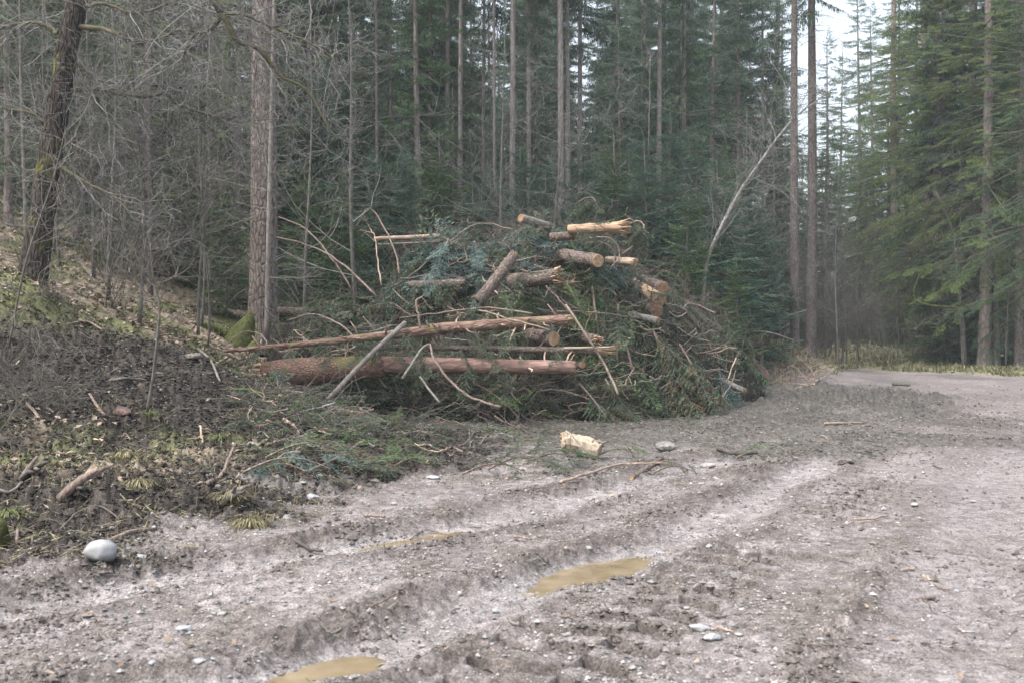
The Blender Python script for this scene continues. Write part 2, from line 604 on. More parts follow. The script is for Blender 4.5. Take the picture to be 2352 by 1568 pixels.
# cut face with rings
m, nt, b = mat('cut_face', .7, .3)
v = coords(nt, (1, 1, .2))
wv = nt.nodes.new('ShaderNodeTexWave')
wv.wave_type = 'RINGS'
wv.rings_direction = 'Z'
wv.inputs['Scale'].default_value = 14
wv.inputs['Distortion'].default_value = 1.6
wv.inputs['Detail'].default_value = 2
nt.links.new(v, wv.inputs['Vector'])
c1 = ramp(nt, wv.outputs['Fac'], [(.2, (.34, .235, .15)), (.8, (.48, .365, .25))])
c2 = ramp(nt, noise(nt, v, 9, 3), [(.4, (.6, .5, .4)), (.6, (1, 1, 1))])
nt.links.new(mixc(nt, 1., c1, c2, 'MULTIPLY'), b.inputs['Base Color'])
M['cut'] = m
M['cut_dark'] = simple('cut_dark', (.15, .085, .05), (.32, .20, .13), 9, .75, .3, .01)

M['spruce'] = foliage('spruce_needles', (.022, .040, .024), (.048, .085, .045), (.10, .15, .070))
M['spruce_far'] = foliage('far_needles', (.030, .052, .040), (.060, .098, .068), (.11, .16, .10))
M['spruce_y'] = foliage('yellow_green_needles', (.042, .070, .026), (.10, .15, .050), (.17, .23, .08), .02)
M['fir'] = foliage('fir_needles', (.030, .066, .054), (.056, .118, .092), (.11, .19, .135), .03)
M['fir_g'] = foliage('green_fir_needles', (.032, .066, .036), (.066, .120, .056), (.12, .19, .075), .03)
M['blue_brash'] = foliage('blue_grey_needles', (.045, .075, .072), (.085, .14, .13), (.15, .22, .20))
M['brash'] = foliage('brash_needles', (.028, .044, .030), (.062, .090, .060), (.125, .16, .105), .12)
M['fresh'] = foliage('fresh_needles', (.03, .065, .026), (.065, .13, .045), (.12, .20, .065), .04)
M['stone'] = simple('stone', (.14, .132, .126), (.32, .31, .30), 14, .75, .4, .004)
M['white_stone'] = simple('white_stone', (.20, .205, .21), (.32, .322, .327), 5, .7, .25, .006)
M['clod'] = simple('clod', (.08, .067, .06), (.17, .15, .136), 30, .9, .8, .01)
M['humus'] = simple('humus', (.016, .013, .011), (.07, .058, .05), 30, .9, .8, .01)
M['dull_stone'] = simple('dull_stone', (.10, .095, .088), (.23, .22, .205), 12, .8, .6, .008)
M['red_stone'] = simple('red_stone', (.05, .032, .028), (.14, .09, .075), 9, .7, .5, .006)
M['pile_twig'] = simple('pile_twig', (.05, .038, .032), (.13, .10, .085), 12, .8, 0)
M['leaf'] = simple('dead_leaf', (.13, .09, .065), (.34, .27, .21), 6, .75, 0, contrast=(.3, .7))
M['straw'] = simple('straw_grass', (.095, .085, .045), (.215, .19, .11), 2, .8, 0)
M['verge'] = simple('verge_grass', (.12, .12, .06), (.27, .26, .155), 2, .8, 0)
M['grass'] = simple('green_grass', (.085, .10, .04), (.16, .175, .075), 2, .7, 0)
M['moss'] = simple('moss', (.03, .036, .012), (.088, .10, .030), 14, .95, .9, .04)
M['core'] = simple('dark_core', (.014, .012, .010), (.04, .034, .028), 9, .95, .8, .1, tone=False)  # near-black colour of the light-blocking mound inside the heap
M['catkin'] = simple('catkin', (.30, .22, .10), (.42, .32, .16), 4, .8, 0)

# ------------------------------------------------------------------ the ground
def geo_rows():
    r = [-60, -40, -20, -8, -2, 0, 1.2, 2.2, 3.0]
    y = 3.6
    while y < 150:
        r.append(y)
        y += max(.012, y * y / (996 * 1.6) * (.95 if y < 25 else .75) + .005)
        if y > 60:
            y += .5
    y = 150
    while y < 232:
        r.append(y)
        y *= 1.12
    return np.array(r)


rows = geo_rows()
ti = np.concatenate([-np.geomspace(26, .63, 26)[:-1], np.linspace(-.6, .6, 690), np.geomspace(.63, 26, 26)[1:]])
YY, TT = np.meshgrid(rows, ti, indexing='ij')
XX = np.clip(TT * np.maximum(YY + .6, 3.8), -220, 220)
XX = XX + np.where(np.abs(XX) > 219.9, np.sign(XX) * np.arange(len(ti))[None, :] * 1e-3 * np.sign(ti)[None, :], 0)
g = ground_parts(XX.ravel(), YY.ravel())
V = np.stack([XX.ravel(), YY.ravel(), g['z']], -1)
nr, nc = YY.shape
i = np.arange(nr - 1)[:, None] * nc
j = np.arange(nc - 1)[None, :]
F = np.stack([i + j, i + j + 1, i + nc + j + 1, i + nc + j], -1).reshape(-1, 4)
x_, y_ = XX.ravel(), YY.ravel()


def lerp(a, b, f):
    return a + (b - a) * f[:, None]


c = np.zeros((len(x_), 3))
roadc = lerp(np.array([.165, .150, .149])[None] * np.ones_like(c), np.array([.305, .285, .285])[None], np.clip(sstep(.3, .7, g['n1']) * .5 + sstep(.35, .65, g['n3']) * .5, 0, 1))
roadc = lerp(roadc, np.array([.195, .178, .178])[None], .8 * sstep(.30, .42, x_ / np.maximum(y_, 1) + (g['n1'] - .5) * .15))
roadc = lerp(roadc, np.array([.180, .165, .165])[None], .85 * sstep(19, 26, y_))
roadc = lerp(roadc, roadc * .72, sstep(.45, .6, fbm(x_ * .55, y_ * .3, 121, 4)) * sstep(8, 14, y_))
roadc = lerp(roadc, roadc * 1.22, sstep(.5, .62, fbm(x_ * 1.5, y_ * .6, 131, 4)) * sstep(8, 14, y_))
# the yard further off is darker and greyer than the gravel nearby
roadc = lerp(roadc, np.array([.17, .155, .145])[None], .75 * g['ybelt'] * sstep(.35, .6, g['n2']))
roadc = lerp(roadc, np.array([.13, .115, .10])[None], .6 * sstep(.5, .66, fbm(x_ * 3.1, y_ * 3.1, 71, 4)) * sstep(-1, 4, 5 - x_ * .6))
c[:] = roadc * np.array([1.03, .995, .97])
c = lerp(c, np.array([.39, .37, .37])[None], g['pale'] * .6)
c = lerp(c, np.array([.095, .083, .075])[None], np.clip(g['clod'] * sstep(.3, .5, g['n3'] + .1), 0, 1) * .78)  # mud clods, and the shade painted into the tyre lug grooves
c = lerp(c, np.array([.075, .070, .062])[None], g['skirt'] * (.45 + .55 * sstep(.3, .6, g['n3'])))
c = lerp(c, lerp(np.array([.018, .015, .013])[None] * np.ones_like(c), np.array([.062, .052, .045])[None], sstep(.4, .7, g['n3'])), g['soil'] * .95)
# leaf litter shelf and forest floor
lit = lerp(np.array([.11, .085, .06])[None] * np.ones_like(c), np.array([.29, .24, .18])[None], sstep(.35, .65, g['n3']))
mossm = sstep(.46, .60, fbm(x_ * .8 + 7, y_ * .8, 12, 4))
lit = lerp(lit, np.array([.10, .125, .04])[None], mossm * .75)
shelf = sstep(-2.6, -3.4, x_) * sstep(9.6, 10.2, y_) * (1 - sstep(12.2, 13.0, y_ + (g['n1'] - .5) * 2)) * sstep(.40, .55, g['n2'] + .05)
c = lerp(c, lit, np.clip(g['forest'] + shelf * .8, 0, 1))
grassy = (g['forest'] * (x_ > 8) * (1 - sstep(63, 75, y_)))
c = lerp(c, np.array([.23, .225, .135])[None], grassy * (.5 + .5 * g['n2']))
c = lerp(c, np.array([.24, .18, .10])[None], g['wet'] * .7)

me = bpy.data.meshes.new('ground')
me.vertices.add(len(V))
me.vertices.foreach_set('co', V.astype(np.float32).ravel())
me.loops.add(len(F) * 4)
me.loops.foreach_set('vertex_index', F.astype(np.int32).ravel())
me.polygons.add(len(F))
me.polygons.foreach_set('loop_start', (np.arange(len(F)) * 4).astype(np.int32))
me.polygons.foreach_set('use_smooth', np.ones(len(F), bool))
ca = me.attributes.new('ground_colour', 'FLOAT_COLOR', 'POINT')
ca.data.foreach_set('color', np.concatenate([c, np.ones((len(c), 1))], 1).astype(np.float32).ravel())
wa = me.attributes.new('gravelly', 'FLOAT', 'POINT')
grav = np.clip(g['road'] * (1 - g['clod']) * (1 - .7 * g['skirt']) * (1 - .5 * sstep(.2, .0, np.abs(x_ - 99))) + .25 * g['soil'], 0, 1)
wa.data.foreach_set('value', grav.astype(np.float32))
we = me.attributes.new('damp', 'FLOAT', 'POINT')
damp = np.clip(g['pale'] * .9 + g['wet'] + .35 * g['ybelt'] * sstep(.5, .62, fbm(x_ * 1.3, y_ * .9, 81, 3)), 0, 1) * (1 - g['soil'])
we.data.foreach_set('value', damp.astype(np.float32))
me.update(calc_edges=True)
m, nt, b = mat('ground_earth', .85, .22)
gc = nt.nodes.new('ShaderNodeAttribute'); gc.attribute_name = 'ground_colour'
gv = nt.nodes.new('ShaderNodeAttribute'); gv.attribute_name = 'gravelly'
gd = nt.nodes.new('ShaderNodeAttribute'); gd.attribute_name = 'damp'
v = coords(nt)
fine = noise(nt, v, 60, 6, .7)
midn = noise(nt, v, 11, 5, .65)
col = mixc(nt, 1., gc.outputs['Color'], ramp(nt, fine, [(.3, (.32, .32, .33)), (.5, (.95, .95, .95)), (.7, (1.75, 1.72, 1.68))]), 'MULTIPLY')
col = mixc(nt, 1., col, ramp(nt, midn, [(.30, (.50, .49, .48)), (.62, (1.22, 1.22, 1.22))]), 'MULTIPLY')
pv = vor(nt, v, 55)
pvc = vor(nt, v, 55, 'F1', 'Color')
sep = nt.nodes.new('ShaderNodeSeparateColor')
nt.links.new(pvc, sep.inputs[0])
peb = mth(nt, 'MULTIPLY', ramp(nt, pv, [(.22, (1, 1, 1)), (.32, (0, 0, 0))]), mth(nt, 'GREATER_THAN', sep.outputs[0], .70))
peb = mth(nt, 'MULTIPLY', peb, gv.outputs['Fac'])
col = mixc(nt, mth(nt, 'MULTIPLY', peb, .8), col, ramp(nt, sep.outputs[1], [(0, (.30, .27, .25)), (1, (.62, .60, .58))]))
nt.links.new(col, b.inputs['Base Color'])
nt.links.new(mth(nt, 'SUBTRACT', .92, mth(nt, 'MULTIPLY', mth(nt, 'MULTIPLY', gd.outputs['Fac'], midn), 1.2)), b.inputs['Roughness'])
bump(nt, b, mth(nt, 'ADD', mth(nt, 'ADD', mth(nt, 'MULTIPLY', fine, .8), mth(nt, 'MULTIPLY', midn, 1.5)), mth(nt, 'MULTIPLY', peb, .5)), 1., .018)
me.materials.append(m)
M['ground'] = m
ground = obj('ground', me)
tag(ground, 'churned grey dirt road, black soil and leafy forest floor', kind='structure')

# the pale track seen again far off between the trees
mb = MB()
pp = smooth_path([(16.5, 60, 0), (20, 69, 0), (26, 76, 0), (40, 84, 0)], 6)
L, Rr = [], []
for k, p in enumerate(pp):
    t = pp[min(k + 1, len(pp) - 1)] - pp[max(k - 1, 0)]
    nrm = np.array([-t[1], t[0], 0]) / np.hypot(t[0], t[1])
    for s, arr in ((1.5, L), (-1.5, Rr)):
        q = p + nrm * s
        arr.append([q[0], q[1], 0])
PV = np.array(L + Rr)
PV[:, 2] = ground_parts(PV[:, 0], PV[:, 1])['z'] + .12
n = len(L)
mb.add(PV, [[k, k + 1, n + k + 1, n + k] for k in range(n - 1)])
M['path'] = simple('far_gravel', (.26, .24, .23), (.38, .36, .35), 6, .9, 0, tone=False)
path = mb.build('path', M['path'])
tag(path, 'pale gravel track seen again between far trunks', kind='structure')

# the damp air that veils the far trees
mb = MB()
X0, X1, Y0_, Y1_, Z0, Z1 = -222, 222, -62, 240, -1.2, 82
mb.add([(X0, Y0_, Z0), (X1, Y0_, Z0), (X1, Y1_, Z0), (X0, Y1_, Z0), (X0, Y0_, Z1), (X1, Y0_, Z1), (X1, Y1_, Z1), (X0, Y1_, Z1)],
       [[0, 3, 2, 1], [4, 5, 6, 7], [0, 1, 5, 4], [1, 2, 6, 5], [2, 3, 7, 6], [3, 0, 4, 7]])
m = bpy.data.materials.new('haze')
m.use_nodes = True
nt = m.node_tree
for n in list(nt.nodes):
    nt.nodes.remove(n)
pv_ = nt.nodes.new('ShaderNodeVolumePrincipled')
pv_.inputs['Color'].default_value = (.84, .94, 1.0, 1)
pv_.inputs['Density'].default_value = HAZE
mo_ = nt.nodes.new('ShaderNodeOutputMaterial')
nt.links.new(pv_.outputs[0], mo_.inputs['Volume'])
if HAZE:
    tag(mb.build('haze', m, smooth=False), 'thin damp haze between the far trees', kind='stuff')

# water standing in the ruts
m, nt, b = mat('muddy_water', .06, .5)
v = coords(nt)
wc = ramp(nt, noise(nt, v, 6, 4), [(.3, (.15, .115, .07)), (.7, (.25, .20, .13))])
nt.links.new(wc, b.inputs['Base Color'])
b.inputs['IOR'].default_value = 1.33
bump(nt, b, noise(nt, v, 25, 2), .06, .01)
M['water'] = m
for k, p in enumerate(PUD):
    cx, cy, a, bb, ang = p
    mb = MB()
    th = np.linspace(0, 2 * math.pi, 49)[:-1]
    s, t = np.cos(th) * a * 1.55, np.sin(th) * bb * 1.55
    px = cx + s * math.cos(ang) - t * math.sin(ang)
    py = cy + s * math.sin(ang) + t * math.cos(ang)
    gp = ground_parts(np.array([cx]), np.array([cy]))
    # level found from the relief: water covers what lies lowest
    sx = cx + (np.random.default_rng(3).uniform(-1, 1, 600) * a) * math.cos(ang)
    uu = np.random.default_rng(3).uniform(-1, 1, (2, 900))
    qx = cx + uu[0] * a * math.cos(ang) - uu[1] * bb * math.sin(ang)
    qy = cy + uu[0] * a * math.sin(ang) + uu[1] * bb * math.cos(ang)
    zz = ground_parts(qx, qy)['z']
    ins = pud_d(qx, qy, p) < 1
    lev = PLEV
    mb.add(np.stack([np.append(px, cx), np.append(py, cy), np.full(49, lev)], -1), [[q, (q + 1) % 48, 48] for q in range(48)])
    o = mb.build('puddle', M['water'])
    tag(o, ['broad ochre puddle standing in the nearer wheel rut', 'long narrow muddy puddle in the farther rut', 'small brown puddle in the rut at the bottom edge'][k], kind='structure')


# ------------------------------------------------------------------ loose ground cover (nobody could count it)
ICO_V = []
ph = (1 + 5 ** .5) / 2
for a_ in (-1, 1):
    for b_ in (-ph, ph):
        ICO_V += [(0, a_, b_), (a_, b_, 0), (b_, 0, a_)]
ICO_V = np.array(ICO_V) / math.sqrt(1 + ph * ph)
ICO_F = []
for a_ in range(12):
    for b_ in range(a_ + 1, 12):
        for c_ in range(b_ + 1, 12):
            d = [np.linalg.norm(ICO_V[p] - ICO_V[q]) for p, q in ((a_, b_), (b_, c_), (a_, c_))]
            if max(d) < 1.1:
                nrm = np.cross(ICO_V[b_] - ICO_V[a_], ICO_V[c_] - ICO_V[a_])
                ICO_F.append((a_, b_, c_) if nrm @ ICO_V[a_] > 0 else (a_, c_, b_))
ICO_F = np.array(ICO_F)


OCT_V = np.array([(1, 0, 0), (0, 1, 0), (-1, 0, 0), (0, -1, 0), (0, 0, 1), (0, 0, -1)], float)
OCT_F = np.array([(0, 1, 4), (1, 2, 4), (2, 3, 4), (3, 0, 4), (1, 0, 5), (2, 1, 5), (3, 2, 5), (0, 3, 5)])


def lumps(name, xs, ys, sz, flat, m, jit=.25, sink=.25, label='', tone=None, smooth=True, octa=False):
    n = len(xs)
    BV, BF = (OCT_V, OCT_F) if octa else (ICO_V, ICO_F)
    nb = len(BV)
    z = ground_parts(xs, ys)['z']
    V = BV[None] * (1 + rng.uniform(-jit, jit, (n, nb, 1)))
    a = rng.uniform(0, 6.28, n)
    sc_ = np.stack([rng.uniform(.75, 1.3, n), rng.uniform(.6, 1.0, n), rng.uniform(flat[0], flat[1], n)], -1)
    V = V * sc_[:, None, :]
    X = V[..., 0] * np.cos(a)[:, None] - V[..., 1] * np.sin(a)[:, None]
    Yv = V[..., 0] * np.sin(a)[:, None] + V[..., 1] * np.cos(a)[:, None]
    V = np.stack([X, Yv, V[..., 2]], -1) * sz[:, None, None]
    V = V + np.stack([xs, ys, z + sz * sc_[:, 2] * (1 - 2 * sink)], -1)[:, None, :]
    F = (BF[None] + (np.arange(n) * nb)[:, None, None]).reshape(-1, 3)
    mb = MB()
    mb.add(V.reshape(-1, 3), F, 0, np.repeat(rng.uniform(0, 1, n) if tone is None else tone, nb))
    o = mb.build(name, m, smooth=smooth)
    return tag(o, label, kind='stuff')


def spread_xy(n, y0, y1, tmin=-.56, tmax=.56, p=1.0):
    y = y0 * (y1 / y0) ** (rng.uniform(0, 1, n) ** p)
    return rng.uniform(tmin, tmax, n) * (y + .3), y


def choose(x, y, w):
    k = rng.uniform(0, 1, len(x)) < w
    return x[k], y[k]


# gravel
x, y = spread_xy(64000, 4.0, 26)
gp = ground_parts(x, y)
w = np.clip(gp['road'] * (1 - .6 * gp['clod']) * (1 - .75 * gp['skirt']) * (1 - gp['wet']) * (1 - .75 * sstep(.3, .8, x / y * 2.2 - .1) * (y < 12)) + .22 * gp['soil'] * (y < 17), 0, 1) * (.25 + .9 * sstep(.4, .62, gp['n2']))
x, y = choose(x, y, w * .62)
sz = rng.gamma(1.3, .0032, len(x)) + .0022 + .0006 * y
sz = np.minimum(sz, .03)
lumps('gravel', x, y, sz, (.4, .8), M['stone'], label='pale gravel and pebbles scattered over the road', octa=True, smooth=False)
print('gravel', len(x))
# clods of mud
x, y = spread_xy(150000, 4.0, 32)
gp = ground_parts(x, y)
w = np.clip(gp['clod'] * .8 * sstep(.35, .6, gp['n3'] + .05) + .40 * gp['soil'] * (y < 18) + .32 * gp['skirt'] * (1 - gp['forest']) + .035 * gp['road'], 0, 1) * (1 - gp['wet'])
w = w * np.maximum(gp['soil'] * 1.9, sstep(.46, .62, fbm(x * 1.7, y * 1.7, 95, 4)) * 1.3)
x, y = choose(x, y, w)
sz = rng.gamma(1.3, .0042, len(x)) + .003 + .0009 * y
sz = np.minimum(sz, .05)
k_ = ground_parts(x, y)['soil'] > .4
lumps('soil_crumbs', x[k_], y[k_], sz[k_] * 1.25, (.4, .9), M['humus'], .5, .3, label='crumbled black humus on the soil bank', smooth=False, octa=True)
k_ = ~k_
lumps('mud_clods', x[k_], y[k_], sz[k_], (.4, .9), M['clod'], .45, .3, label='crumbled dark mud thrown up beside the ruts', smooth=False, octa=True)
print('clods', len(x))


def flakes(name, x, y, L, W, m, lift=.01, tilt=.5, label='', fold=True, tone=None, kind='stuff'):
    n = len(x)
    z = ground_parts(x, y)['z'] + lift
    a = rng.uniform(0, 6.28, n)
    d = np.stack([np.cos(a), np.sin(a), rng.uniform(-tilt, tilt, n) * .6], -1)
    s = np.stack([-np.sin(a), np.cos(a), rng.uniform(-tilt, tilt, n)], -1)
    c = np.stack([x, y, z + .35 * L * np.abs(d[:, 2])], -1)
    Q = np.stack([c - d * L[:, None] / 2, c + s * W[:, None] / 2, c + d * L[:, None] / 2, c - s * W[:, None] / 2 + np.array([0, 0, 1]) * (W * .3 * fold)[:, None]], 1)
    mb = MB()
    mb.quads(Q, 0, rng.uniform(0, 1, n) if tone is None else tone)
    o = mb.build(name, m, smooth=False)
    return tag(o, label, kind=kind)


# dead leaves
x, y = spread_xy(60000, 8, 48, -.56, .56)
gp = ground_parts(x, y)
w = np.clip(gp['forest'] * (x < 4) * .75 + sstep(-2.4, -3.2, x) * sstep(9.4, 10, y) * (1 - sstep(12.2, 13.2, y)) * .30 * sstep(.4, .55, gp['n2'] + .04) + .015 * gp['soil'] + .25 * gp['forest'] * (x > 4), 0, 1) * (.35 + .65 * sstep(.4, .6, gp['n1'] + .06))
x, y = choose(x, y, w)
flakes('leaf_litter', x, y, rng.uniform(.05, .11, len(x)) * (1 + .012 * y), rng.uniform(.03, .06, len(x)) * (1 + .012 * y), M['leaf'], .015, .8, 'dry tan beech leaves lying on the slope and soil')
# a few leaves on the road
x, y = spread_xy(260, 4.2, 20, -.5, .56)
flakes('leaf_litter', x, y, rng.uniform(.03, .07, len(x)), rng.uniform(.02, .04, len(x)), M['leaf'], .012, .8, 'odd brown leaves blown over the dirt road')
# needles and broken twigs in the mud
x, y = spread_xy(60000, 5, 34, -.45, .56)
gp = ground_parts(x, y)
w = np.clip(gp['skirt'] * .9 + .10 * gp['road'] * (y < 12) + .75 * gp['road'] * gp['ybelt'] * sstep(.42, .55, gp['n2']) + .35 * gp['soil'] * (y < 19), 0, 1) * (1 - gp['wet'])
x, y = choose(x, y, w)
flakes('twig_litter', x, y, rng.uniform(.04, .16, len(x)) * (1 + .01 * y), rng.uniform(.004, .009, len(x)) * (1 + .04 * y), M['twig'], .02, .5, 'broken twigs and needles trodden into the mud', fold=False)
x, y = spread_xy(16000, 7, 18, -.56, -.1)
gp = ground_parts(x, y)
x, y = choose(x, y, gp['soil'] * .55)
flakes('root_litter', x, y, rng.uniform(.05, .18, len(x)), rng.uniform(.004, .009, len(x)), M['straw'], .03, .9, 'pale roots and straw mixed through the black soil', fold=False)
x, y = spread_xy(2600, 7, 18, -.56, -.1)
gp = ground_parts(x, y)
x, y = choose(x, y, gp['soil'] * .5)
lumps('gravel', x, y, rng.uniform(.006, .022, len(x)), (.5, .8), M['stone'], label='small pale stones in the black soil', octa=True, smooth=False)
x, y = spread_xy(15000, 11, 32, -.3, .45)
gp = ground_parts(x, y)
w = np.clip(gp['skirt'] * .7 + .5 * gp['road'] * gp['ybelt'] * sstep(.48, .6, gp['n1']), 0, 1) * (1 - gp['wet']) * sstep(.4, .6, fbm(x * 1.2, y * 1.2, 55, 3))
x, y = choose(x, y, w)
flakes('needle_litter', x, y, rng.uniform(.05, .14, len(x)), rng.uniform(.012, .03, len(x)), M['brash'], .025, .5, 'green conifer sprigs strewn on the yard', fold=False)


def blades(name, x, y, h, w, m, label, lean=.6, groundz=True, clump=6):
    """grass: CLUMP blades at each spot"""
    n = len(x)
    x = np.repeat(x, clump) + rng.normal(0, .035, n * clump)
    y = np.repeat(y, clump) + rng.normal(0, .035, n * clump)
    h = np.repeat(h, clump) * rng.uniform(.5, 1.2, n * clump)
    w = np.repeat(w, clump)
    z = ground_parts(x, y)['z'] - .01
    a = rng.uniform(0, 6.28, len(x))
    ln = rng.uniform(.1, lean, len(x)) * h
    d = np.stack([np.cos(a), np.sin(a), 0 * a], -1)
    s = np.stack([-np.sin(a), np.cos(a), 0 * a], -1)
    p0 = np.stack([x, y, z], -1)
    p1 = p0 + d * (ln * .35)[:, None] + np.array([0, 0, 1]) * (h * .65)[:, None]
    p2 = p0 + d * (ln * 1.1)[:, None] + np.array([0, 0, 1]) * (h * .85)[:, None]
    V = np.stack([p0 - s * w[:, None] / 2, p0 + s * w[:, None] / 2, p1 + s * w[:, None] * .4, p1 - s * w[:, None] * .4, p2], 1)
    k = np.arange(len(x))[:, None] * 5
    mb = MB()
    mb.add(V.reshape(-1, 3), k + np.array([[0, 1, 2, 3]]), 0, np.repeat(rng.uniform(0, 1, len(x)), 5))
    mb.F.append(k + np.array([[3, 2, 4]]))
    mb.M.append(np.zeros(len(x), np.int32))
    return tag(mb.build(name, m, smooth=False), label, kind='stuff')


x, y = spread_xy(6000, 34, 62, .22, .62)
gp = ground_parts(x, y)
x, y = choose(x, y, gp['forest'] * (x > 6))
blades('grass', x, y, rng.uniform(.12, .34, len(x)), np.full(len(x), .035), M['verge'], 'straw coloured grass on the bank beyond the road', 1.2, clump=5)
x, y = choose(x, y, np.full(len(x), .35))
blades('grass', x, y, rng.uniform(.10, .28, len(x)), np.full(len(x), .035), M['grass'], 'green grass along the far verge', .9, clump=6)
x, y = spread_xy(2600, 14, 34, -.56, -.2)
gp = ground_parts(x, y)
x, y = choose(x, y, gp['forest'] * sstep(.45, .6, gp['n1'] + .03))
blades('grass', x, y, rng.uniform(.04, .11, len(x)), np.full(len(x), .016), M['moss'], 'green tufts and low plants on the leafy slope', 2.6)
x, y = spread_xy(800, 9.3, 14, -.56, -.16)
gp = ground_parts(x, y)
x, y = choose(x, y, .5 * sstep(.48, .62, gp['n2']))
blades('grass', x, y, rng.uniform(.05, .16, len(x)), np.full(len(x), .008), M['straw'], 'withered grass on the shelf of the soil bank', 1.4)


def leafy(kind, seed):
    """one bough: quads (n,4,3) of twig length, tones, and its woody axis"""
    r = np.random.default_rng(seed)
    Q, T = [], []
    if kind == 'droop':
        Lb, nl = 2.0, 20
        ax = np.array([(Lb * t, r.normal(0, .02), -.42 * t ** 1.3 + .22 * t ** 3) for t in np.linspace(0, 1, 8)])
    elif kind == 'flat':
        Lb, nl = 1.3, 13
        ax = np.array([(Lb * t, r.normal(0, .015), -.10 * t + .10 * t * t) for t in np.linspace(0, 1, 7)])
    else:
        Lb, nl = 1.2, 12
        ax = np.array([(Lb * t, .12 * math.sin(2 * t + seed), .14 * math.sin(2.5 * t + seed * 2)) for t in np.linspace(0, 1, 7)])
    wq = {'droop': .042, 'flat': .034, 'brash': .026}[kind]
    lat = []

    def el(p, d, ln, w, tone):
        d = d / (np.linalg.norm(d) + 1e-9)
        s = np.cross(d, r.normal(0, 1, 3) * .5 + np.array([0, 0, 1.]))
        s /= np.linalg.norm(s) + 1e-9
        Q.append([p + s * w * .5, p - s * w * .5, p + d * ln])
        T.append(tone)
    for k in range(nl):
        t = .10 + .9 * (k + r.uniform(0, .6)) / nl
        p0 = np.array([np.interp(t, np.linspace(0, 1, len(ax)), ax[:, q]) for q in range(3)])
        for sg in (-1, 1):
            if r.uniform() < .08:
                continue
            ll = {'droop': .72, 'flat': .52, 'brash': .42}[kind] * (1.02 - t) ** .75 * r.uniform(.7, 1.15) + .07
            an = math.radians(r.uniform(42, 62))
            d = np.array([math.cos(an), sg * math.sin(an), r.uniform(-.15, .1)])
            ns = max(2, int(ll / (.062 if kind != 'brash' else .055)))
            lat.append((p0, p0 + d * ll + np.array([0, 0, -.25 * ll if kind == 'droop' else 0])))
            bt = r.uniform(.15, .85)
            for q in range(ns):
                f = (q + .5) / ns
                p = p0 + d * ll * f + np.array([0, 0, (-.28 * ll * f * f) if kind == 'droop' else (-.05 * ll * f)])
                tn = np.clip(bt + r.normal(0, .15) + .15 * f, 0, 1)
                if kind == 'droop':
                    dd = np.array([.35, sg * r.uniform(-.1, .5), -1.0]) + r.normal(0, .22, 3)
                    el(p, dd, r.uniform(.10, .27) * (1.1 - .4 * f), wq * r.uniform(.8, 1.3), tn)
                    if q % 2 == 0:
                        el(p, d + r.normal(0, .3, 3) * .7, .14, wq, tn)
                else:
                    for s2 in (-1, 1):
                        a2 = an * sg + s2 * math.radians(r.uniform(38, 58))
                        dd = np.array([math.cos(a2), math.sin(a2), r.uniform(-.3, .15) if kind == 'flat' else r.uniform(-.6, .3)])
                        el(p, dd, r.uniform(.06, .13) * (1.1 - .5 * f), wq * r.uniform(.75, 1.15), tn)
            el(p0 + d * ll * .85, d, .12, wq, .8)
    el(ax[-1], ax[-1] - ax[-2], .14, wq, .9)
    return dict(Q=np.array(Q), T=np.array(T), ax=ax, lat=lat)


BOUGH = {k: [leafy(k, 10 * i + 3) for i in range(5)] for k in ('droop', 'flat', 'brash')}


def frame(d, up=(0, 0, 1)):
    """rotation with local x along d, local z near up"""
    d = np.asarray(d, float)
    d = d / np.linalg.norm(d)
    y = np.cross(up, d)
    y /= np.linalg.norm(y) + 1e-9
    z = np.cross(d, y)
    return np.stack([d, y, z], 1)


def put_bough(mb, kind, p, Rm, s, lm=0, wm=1, tshift=0., wood=True, wr=.012, thin=1., lats=0):
    bq = BOUGH[kind][R.randrange(5)]
    Q, T = bq['Q'], bq['T']
    if thin < 1:
        k = rng.uniform(0, 1, len(Q)) < thin
        Q, T = Q[k], T[k]
    S = np.array([s, s * R.choice((-1, 1)), s])
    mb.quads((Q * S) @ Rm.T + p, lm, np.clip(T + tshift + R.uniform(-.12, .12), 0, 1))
    if wood:
        A = (bq['ax'] * S) @ Rm.T + p
        mb.tube(A, np.linspace(wr * s, wr * .25 * s, len(A)), 3, wm, .4, False)
        for a, b in bq['lat'][::2][:lats]:
            mb.tube((np.array([a, b]) * S) @ Rm.T + p, [wr * .4 * s, wr * .15 * s], 3, wm, .5, False)


